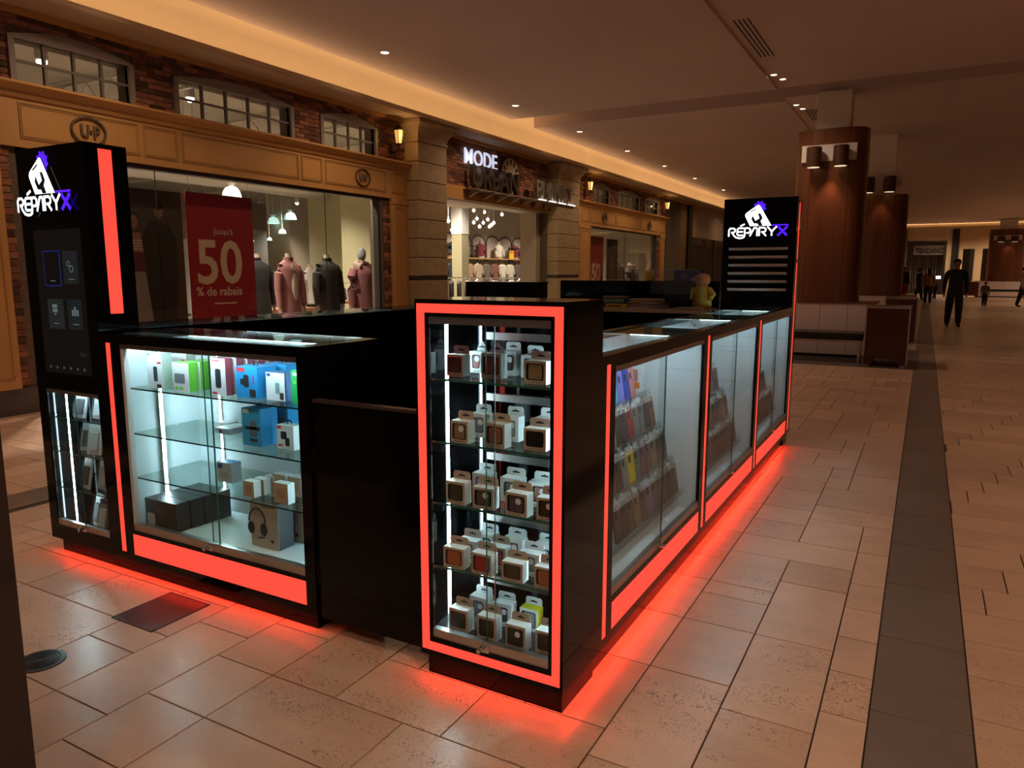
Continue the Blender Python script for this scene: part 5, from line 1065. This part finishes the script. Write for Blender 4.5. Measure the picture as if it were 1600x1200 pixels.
t = thing('folder', 'flat yellow folder on the back counter', 'folder', (-1.72, 6.1, WT)); MB().prism([(-1.83, 6.06), (-1.6, 6.04), (-1.59, 6.13), (-1.8, 6.15)], 2, WT, WT + .014).build('cover', mat('yellow_folder', (.40, .24, .01), .6), t); MB().prism([(-1.81, 6.065), (-1.62, 6.047), (-1.61, 6.12), (-1.79, 6.14)], 2, WT + .014, WT + .018).build('leaf', mat('old_paper_0', (.42, .32, .27), .7), t)
t = thing('yellow_bag', 'small yellow bag standing on the back panel', 'bag', (-2.2, 6.55, 1.42)); MB().loft([ring(-2.2, 6.55, 1.4203, .035, .025), ring(-2.2, 6.55, 1.45, .045, .03), ring(-2.2, 6.55, 1.49, .04, .025), ring(-2.2, 6.55, 1.515, .042, .008)]).build('sack', mat('yellow_bag_cloth', (.5, .28, .01), .7), t, True); MB().tube([(-2.215, 6.55, 1.512), (-2.21, 6.55, 1.53), (-2.19, 6.55, 1.53), (-2.185, 6.55, 1.512)], .003, 5).build('handle', blackm, t)
t = thing('card_stand', 'dark blue printed card standing behind the clear screen', 'card', (-1.78, 6.4, WT)); MB().prism(rrect(-1.93, -1.66, WT + .2, WT + .325, .01), 1, 6.39, 6.396).build('card', mat('blue_card', (.015, .02, .09), .5), t); bx(-1.9, -1.69, 6.396, 6.40, WT, WT + .21).build('easel', blackm, t); MB().prism(ell(-1.84, WT + .27, .03, .035), 1, 6.389, 6.39).build('print', mat('card_print_violet', (.10, .06, .12), .5), t); MB().prism(ell(-1.74, WT + .25, .04, .018), 1, 6.389, 6.39).build('print', mat('card_print_blue', (.12, .18, .35), .5), t)  # blue card and ovals drawn in place of a reflection in the acrylic
t = thing('acrylic_screen', 'clear round-cornered acrylic screen on the back counter', 'screen guard', (-1.75, 6.08, WT)); MB().prism([(-2.02, WT + .001), (-1.585, WT + .001), (-1.585, WT + .26)] + [(-1.655 + .07 * math.cos(PI / 2 * k / 6), WT + .26 + .07 * math.sin(PI / 2 * k / 6)) for k in range(1, 7)] + [(-2.02, WT + .33)], 1, 6.026, 6.03).build('sheet', acryl, t); bx(-2.02, -1.58, 6.022, 6.034, WT, WT + .012).build('foot', alu, t); MB().tube([(-1.585, 6.028, WT + .01), (-1.585, 6.028, WT + .26)] + [(-1.655 + .07 * math.cos(PI / 2 * k / 6), 6.028, WT + .26 + .07 * math.sin(PI / 2 * k / 6)) for k in range(1, 7)] + [(-2.02, 6.028, WT + .33)], .0018, 5).build('edge', mat('acrylic_edge', (.35, .36, .36), .2), t)  # pale edge tube paints a highlight along the sheet's outline
# ------------------------------------------------------------------ wooden pillars, benches, planters
def pillar(cx, cy, label, top=3.95, near=True):
    t = thing('wooden_pillar', label, 'pillar', (cx, cy, 0), 'wood-clad pillars with lamps')
    rx, ry = .585, .42; n = 10; rnd = lambda a: (cx + rx * math.copysign(abs(math.cos(a)) ** .55, math.cos(a)), cy + ry * math.copysign(abs(math.sin(a)) ** .8, math.sin(a)))
    for k in range(n):
        a0 = 2 * PI * k / n; a1 = 2 * PI * (k + 1) / n; o = [rnd(a0 + (a1 - a0) * (.012 + .976 * q / 5)) for q in range(6)]; i = [(cx + (x - cx) * .93, cy + (y - cy) * .93) for x, y in reversed(o)]
        MB().prism(o + i, 2, .96, top).build('wood_panel', wood, t)
    MB().prism([(cx + (rnd(2 * PI * k / 24)[0] - cx) * .92, cy + (rnd(2 * PI * k / 24)[1] - cy) * .92) for k in range(24)], 2, .9, top - .03).build('core', blackm, t)
    bx(cx - .27, cx + .27, cy - .25, cy + .25, top - .04, 4.6).build('shaft', mat('shaft_paint', (.85, .76, .72), .6), t)
    yf = cy - ry
    bx(cx - .46, cx + .42, yf - .012, yf + .06, 3.40, 3.68).build('lamp_plate', mat('lamp_plate_white', (.7, .66, .64), .3), t)
    for s in (-.24, .19):
        c = MB().lathe([(.115, 3.29), (.125, 3.295), (.125, 3.62), (.11, 3.63)], (cx + s, yf - .15, 0), 18).build('lamp_shade', mat('lamp_wood', (.06, .022, .012), .4), t, True)
        MB().lathe([(.1, 3.286), (.1, 3.29)], (cx + s, yf - .15, 0), 14).build('lamp_face', emis('pillar_lamp', (1, .72, .45), .9), c)
        bx(cx + s - .03, cx + s + .03, yf - .05, yf, 3.42, 3.5).build('lamp_arm', blackm, t)
    l = bpy.data.lights.new('pillar_beam', 'SPOT'); l.energy = 22 if near else 8; l.color = (1, .55, .3); l.spot_size = 1.0; l.spot_blend = .5; l.shadow_soft_size = .05
    o = bpy.data.objects.new('pillar_beam', l); COL.objects.link(o); o.parent = t; o.location = (.03, yf - .17 - cy, 3.27); o.rotation_euler = (.12, 0, 0)
    b = thing('pillar_base', 'pale metal clad base of the ' + label.split(' at the')[0].replace('tall ', ''), 'pillar base', (cx, cy, 0), 'metal bases of the pillars')
    for k in range(4): bx(cx - .9 + k * .45, cx - .9 + (k + 1) * .45 - .006, cy - .44, cy + .5, .06, .955).build('metal_panel', mat('rosy_metal', (.85, .70, .70), .32, .15), b)
    bx(cx - .88, cx + .88, cy - .42, cy + .48, 0, .06).build('toe_kick', baseb, b); bx(cx - .91, cx + .91, cy - .45, cy + .51, .955, .975).build('cap', wood, b)
    return t, b
def planter(x0, x1, y0, y1, label):
    t = thing('planter_box', label, 'planter', ((x0 + x1) / 2, (y0 + y1) / 2, 0), 'brown bench-end boxes')
    bm = nz(mat('brown_laminate', (.085, .022, .012), .4), (2, 2, 2), .08) if 'brown_laminate' not in MATS else MATS['brown_laminate']
    bx(x0 + .02, x1 - .02, y0 + .02, y1 - .02, .12, .93).build('body', bm, t)
    MB().box(x0 + .02, x0 + .14, y0 + .02, y1 - .02, .03, .12).box(x1 - .14, x1 - .02, y0 + .02, y1 - .02, .03, .12).build('skirt', bm, t)
    bx(x0, x1, y0, y1, .93, .955).build('top_trim', steel, t); bx(x1 - .02, x1, y0, y0 + .02, .03, .93).build('corner_trim', steel, t); bx(x0, x0 + .012, y0, y0 + .012, .03, .93).build('corner_trim', steel, t)
    for a in (x0 + .02, x1 - .1):
        for b in (y0 + .01, y1 - .09): bx(a, a + .08, b, b + .08, 0, .03).build('foot', steel, t)
def bench(x0, x1, y0, y1, label):
    t = thing('bench', label, 'bench', ((x0 + x1) / 2, (y0 + y1) / 2, 0), 'black benches round the pillars')
    bx(x0, x1, y0, y1, .38, .50).build('seat', mat('black_vinyl', (.012, .011, .011), .35), t, bevel=.02); bx(x0, x1, y0 + .01, y1 - .01, .345, .38).build('seat_frame', steel, t)
    for a in (x0 + .12, x1 - .06):
        for b in (y0 + .04, y1 - .06): bx(a, a + .035, b, b + .035, 0, .345).build('leg', steel, t)
pillar(-1.6, 14.6, 'tall wood-clad pillar nearest the camera')
bench(-2.5, -.84, 13.35, 13.95, 'black bench in front of the nearest wooden pillar')
planter(-.80, -.16, 13.1, 13.95, 'brown box at the end of the nearest bench')
tag(bx(-2.8, .0, 12.9, 16.2, .0002, .004).build('floor_band', baseb), 'dark stone floor band under the nearest bench', 'floor band', kind='structure')
pillar(-1.05, 19.6, 'second wood-clad pillar behind the nearest one', 3.25, False)
planter(-.72, -.1, 17.6, 18.6, 'brown box behind the nearest bench end')
bench(-2.4, -.8, 17.9, 18.5, 'black bench in front of the second wooden pillar')
for o in pillar(4.15, 54.0, 'far wood-clad pillar at the right end of the hall', 4.05, False): o.scale = (1.6, 1.4, 1.0)
bench(2.95, 5.9, 52.0, 52.6, 'far black bench in front of the far pillar')
planter(1.9, 2.8, 51.8, 52.6, 'far brown box at the left of the far bench')

# ------------------------------------------------------------------ far end of the hall
FY = 58.0; beige = nz(mat('far_beige', (.60, .46, .28), .7), (.3, .3, .3), .06)
fw = tag(holes(1, FY, FY + .3, -9, 10, 0, 4.7, [(-1.26, 1.09, 0, 3.58), (2.05, 2.7, .3, 3.03), (3.15, 3.8, .3, 3.03), (4.0, 5.4, .3, 3.0), (6.2, 7.5, .3, 3.0), (-4, -1.6, 0, 3.4)]).build('wall_far', beige), 'beige far wall of shops at the end of the hall', 'wall', kind='structure')
for a, b in ((-2.3, -2.0), (-1.55, -1.32), (1.38, 1.78), (2.45, 2.7), (3.55, 3.8)): bx(a, b, FY - .12, FY, 0, 4.4).build('black_pilaster', blackm, fw) if b < 2 else bx(a, b, FY - .05, FY + .1, .3, 3.0).build('black_pilaster', blackm, fw)
bx(-9, 10, FY - 1.0, FY, 4.36, 4.46).build('soffit', mat('soffit_paint', (.5, .36, .22), .7), fw)
bx(-9, 10, FY - .75, FY - .6, 4.462, 4.475).build('cove_strip', emis('far_cove_strip', (1.0, .66, .30), 8.0), fw); bx(-9, 10, FY - 1.0, FY - .97, 4.46, 4.48).build('lip', mat('soffit_paint', (.5, .36, .22), .7), fw)
for k in range(4): bx(-1.2 + k * .66, -.57 + k * .66, FY - .03, FY - .002, 3.62, 4.4).build('stone_panel', mat('far_panel', (.62, .5, .36), .4), fw)
bx(-4, 8, FY + 3, FY + 3.1, 0, 3.6).build('shop_back', mat('dim_far_shop', (.20, .165, .13), .7), fw)
for k in range(5): bx(4.05, 5.35, FY + .1, FY + .14, 1.5 + k * .25, 1.58 + k * .25).build('blind_slat', mat('pale_slat', (.55, .52, .46), .5), fw)
dr = tag(MB().box(-1.26, -1.16, FY - .04, FY + .2, 0, 3.58).box(.98, 1.09, FY - .04, FY + .2, 0, 3.58).box(-1.16, .98, FY - .04, FY + .2, 3.48, 3.58).build('door_2', bronze), 'dark framed opening of the far shop with a wall of fittings', 'doorway', kind='structure')
for k in range(12): bx(-1.0 + k * .17, -.94 + k * .17, FY + 1.5, FY + 1.56, .4, 2.9 - (k * 37 % 5) * .12).build('hanging_strip', mat('far_strip_%d' % (k % 3), [(.3, .27, .24), (.12, .1, .09), (.22, .19, .16)][k % 3], .7), dr)
ts = thing('shop_sign', 'dark lettered sign across the far shop opening', 'sign', (-.9, FY, 2.9)); text('lettering', 'TENDANCE', blackm, ts, .46, (-.72, FY + .15, 2.8), RX, .02, .008, sx=.72); bx(-.85, 1.0, FY + .2, FY + .22, 2.66, 3.3).build('backing', mat('sign_backing', (.17, .145, .12), .5), ts)
tv = thing('shop_screen', 'small bright screen at the foot of the far shop opening', 'screen', (.75, FY + .3, 1.0)); bx(.6, .9, FY + .3, FY + .34, 1.05, 1.25).build('display', emis('far_screen', (.7, .85, 1), 1.6), tv); bx(.35, 1.0, FY + .28, FY + .6, .0, 1.0).build('stand', bronze, tv)
tag(bx(9.6, 9.8, -5, 60, 0, 4.6).build('wall_right', mat('right_wall_brown', (.10, .065, .04), .7)), 'brown wall along the right of the hall, outside the view', 'wall', kind='structure')

# ------------------------------------------------------------------ dark cabinet at the left edge of the picture
t = thing('dark_cabinet', 'dark glossy cabinet cut by the left edge of the picture', 'cabinet', (-2.3, .62, 0))
bx(-2.7, -1.916, .2, .915, .06, 1.28).build('body', mat('dark_lacquer', (.03, .018, .016), .12), t); bx(-2.66, -1.956, .24, .875, 0, .06).build('plinth', blackm, t); bx(-2.71, -1.906, .19, .925, 1.28, 1.31).build('top', mat('dark_lacquer', (.03, .018, .016), .12), t)

# ------------------------------------------------------------------ people
def person(x, y, h, rz, label, top, legs, skin, hair, stride=.16, long_hair=False, arms=((.23, .0), (.23, .0)), shoes=(.01, .01, .01), hem=.50, lean=0.):
    """one continuous skinned body; materials follow the nearest joint"""
    t = thing('person', label, 'person', (x, y, 0), 'people in the hall', local=True, rz=rz)
    J = [];E = []
    def j(p, r, tagc, par=None):
        J.append((Vector(p) * h, (r if isinstance(r, tuple) else (r, r)), tagc))
        if par is not None: E.append((par, len(J) - 1))
        return len(J) - 1
    pel = j((0, 0, .53), (.085, .062), 'legs'); w1 = j((0, lean * .3, .60), (.092, .066), 'top', pel); ch = j((0, lean * .7, .72), (.106, .072), 'top', w1); ub = j((0, lean, .80), (.075, .055), 'top', ch)
    nk = j((0, lean, .85), .032, 'skin', ub); hd0 = j((0, lean - .004, .895), (.042, .05), 'skin', nk); hd = j((0, lean - .002, .945), (.045, .056), 'skin', hd0); hd2 = j((0, lean + .002, .985), (.03, .038), 'hair', hd)
    for s, (ax, fw_) in zip((-1, 1), arms):
        sh = j((s * .115, lean, .805), .042, 'top', ub); el = j((s * .142, lean + .015 - fw_ * .2, .645), .034, 'top', sh); wr = j((s * .147, lean - .015 - fw_, .515), .023, 'top', el); ha = j((s * .147, lean - .025 - fw_, .475), (.014, .022), 'skin', wr); j((s * .145, lean - .03 - fw_, .435), (.008, .013), 'skin', ha)
        j((s * .134, lean - .045 - fw_, .46), .007, 'skin', ha)
    for s in (-1, 1):
        f_ = s * stride
        hp = j((s * .054, 0, .50), .070, 'legs', pel); kn = j((s * .058, -f_ * .45 - .008, .28), .055, 'legs', hp); an = j((s * .06, -f_ * (.75 if f_ > 0 else 1.0), .06), .040, 'legs', kn); he = j((s * .06, -f_ * (.75 if f_ > 0 else 1.0) - .025, .026), .026, 'shoe', an); j((s * .066, -f_ * (.75 if f_ > 0 else 1.0) - .095, .020), .020, 'shoe', he)
    me = bpy.data.meshes.new('body_cage'); me.from_pydata([p for p, r, c in J], E, []); me.update()
    o = bpy.data.objects.new('body_cage', me); COL.objects.link(o)
    sk = o.modifiers.new('skin', 'SKIN'); sk.use_smooth_shade = True; o.modifiers.new('sub', 'SUBSURF').levels = 2
    if not me.skin_vertices: me.attributes  # layer is made by the modifier
    lay = me.skin_vertices[0].data if me.skin_vertices else None
    if lay is None: raise RuntimeError('no skin layer')
    for i, (p, r, c) in enumerate(J): lay[i].radius = (r[0] * h, r[1] * h); lay[i].use_root = (i == 0)
    dg = bpy.context.evaluated_depsgraph_get(); bm_ = bpy.data.meshes.new_from_object(o.evaluated_get(dg)); bpy.data.objects.remove(o); bm_.name = 'body'
    bm_.materials.clear(); order = ['skin', 'top', 'legs', 'shoe', 'hair']; cols = {'skin': skin, 'top': top, 'legs': legs, 'shoe': shoes, 'hair': hair}
    for k in order: bm_.materials.append(mat('person_%s_%.3f_%.3f_%.3f' % (k, *cols[k]), cols[k], .8))
    for p in bm_.polygons:
        c = p.center; b = min(range(len(J)), key=lambda i: (J[i][0] - c).length - .5 * max(J[i][1]) * h); tg = J[b][2]
        if c.z > hem * h and tg == 'legs' and abs(c.x) < .12 * h: tg = 'top'
        if tg == 'skin' and c.z < .56 * h and abs(c.x) < .118 * h: tg = 'legs'
        p.material_index = order.index(tg); p.use_smooth = True
    body = bpy.data.objects.new('body', bm_); COL.objects.link(body); body.parent = t
    hm = mat('person_hair_%.3f_%.3f_%.3f' % hair, hair, .8); hz = .945 * h
    def hring(z, a, b_, oy): return [(a * h * math.cos(2 * PI * i / 12), (lean + oy) * h + b_ * h * math.sin(2 * PI * i / 12), z * h) for i in range(12)]
    rs = [hring(.905, .035, .03, .034), hring(.935, .050, .048, .018), hring(.965, .052, .058, .006), hring(.99, .042, .05, .004), hring(1.003, .015, .02, .004)]
    if long_hair: rs = [hring(.78, .03, .015, .065), hring(.84, .045, .025, .055)] + rs
    MB().loft(rs).build('hair', hm, t, True)
    fc = mat('person_face_dark', (.02, .012, .01), .6); sm = mat('person_skin_%.3f_%.3f_%.3f' % skin, skin, .8)
    MB().tube([(0, (lean - .050) * h, .945 * h), (0, (lean - .064) * h, .925 * h)], [.004 * h, .009 * h], 6).build('nose', sm, t, True)
    for s in (-1, 1):
        MB().lathe([(.0, -.004 * h), (.006 * h, 0), (.0, .004 * h)], (s * .018 * h, (lean - .0505) * h, .945 * h), 8).build('eye', fc, t); MB().lathe([(.0, -.014 * h), (.008 * h, 0), (.0, .014 * h)], (s * .047 * h, (lean + .002) * h, .937 * h), 8).build('ear', sm, t)
    bx(-.016 * h, .016 * h, (lean - .053) * h, (lean - .046) * h, .903 * h, .908 * h).build('mouth', fc, t)
    return t
SK = (.30, .15, .09); HR = (.012, .009, .008); NVY = (.012, .012, .014)
person(.74, 23.9, 1.86, .12, 'person in black clothes walking toward the camera', (.007, .007, .007), (.006, .006, .0065), SK, HR, .10)
person(-1.0, 45.2, 1.78, 2.6, 'person in a black top and red trousers standing far off', NVY, (.22, .012, .02), SK, HR, .02)
person(-.28, 45.6, 1.70, 1.9, 'person in dark clothes stepping sideways beside the red trousers', (.015, .015, .02), (.01, .01, .012), SK, HR, .16)
person(.15, 41.0, 1.68, PI, 'person with long dark hair in a mustard top, seen from behind', (.30, .14, .02), (.012, .012, .014), SK, HR, .10, long_hair=True)
person(.5, 47.5, 1.02, 2.2, 'small child in dark clothes beside the mustard top', (.012, .014, .02), (.01, .01, .012), SK, HR, .13)
person(2.35, 38.9, 1.08, 2.9, 'toddler in a dark vest and pale shirt walking alone', (.10, .085, .07), (.01, .01, .013), SK, HR, .08)
person(3.75, 39.0, 1.74, 1.2, 'person in a beige jacket at the right edge of the picture', (.34, .26, .17), (.012, .012, .014), SK, HR, .10)
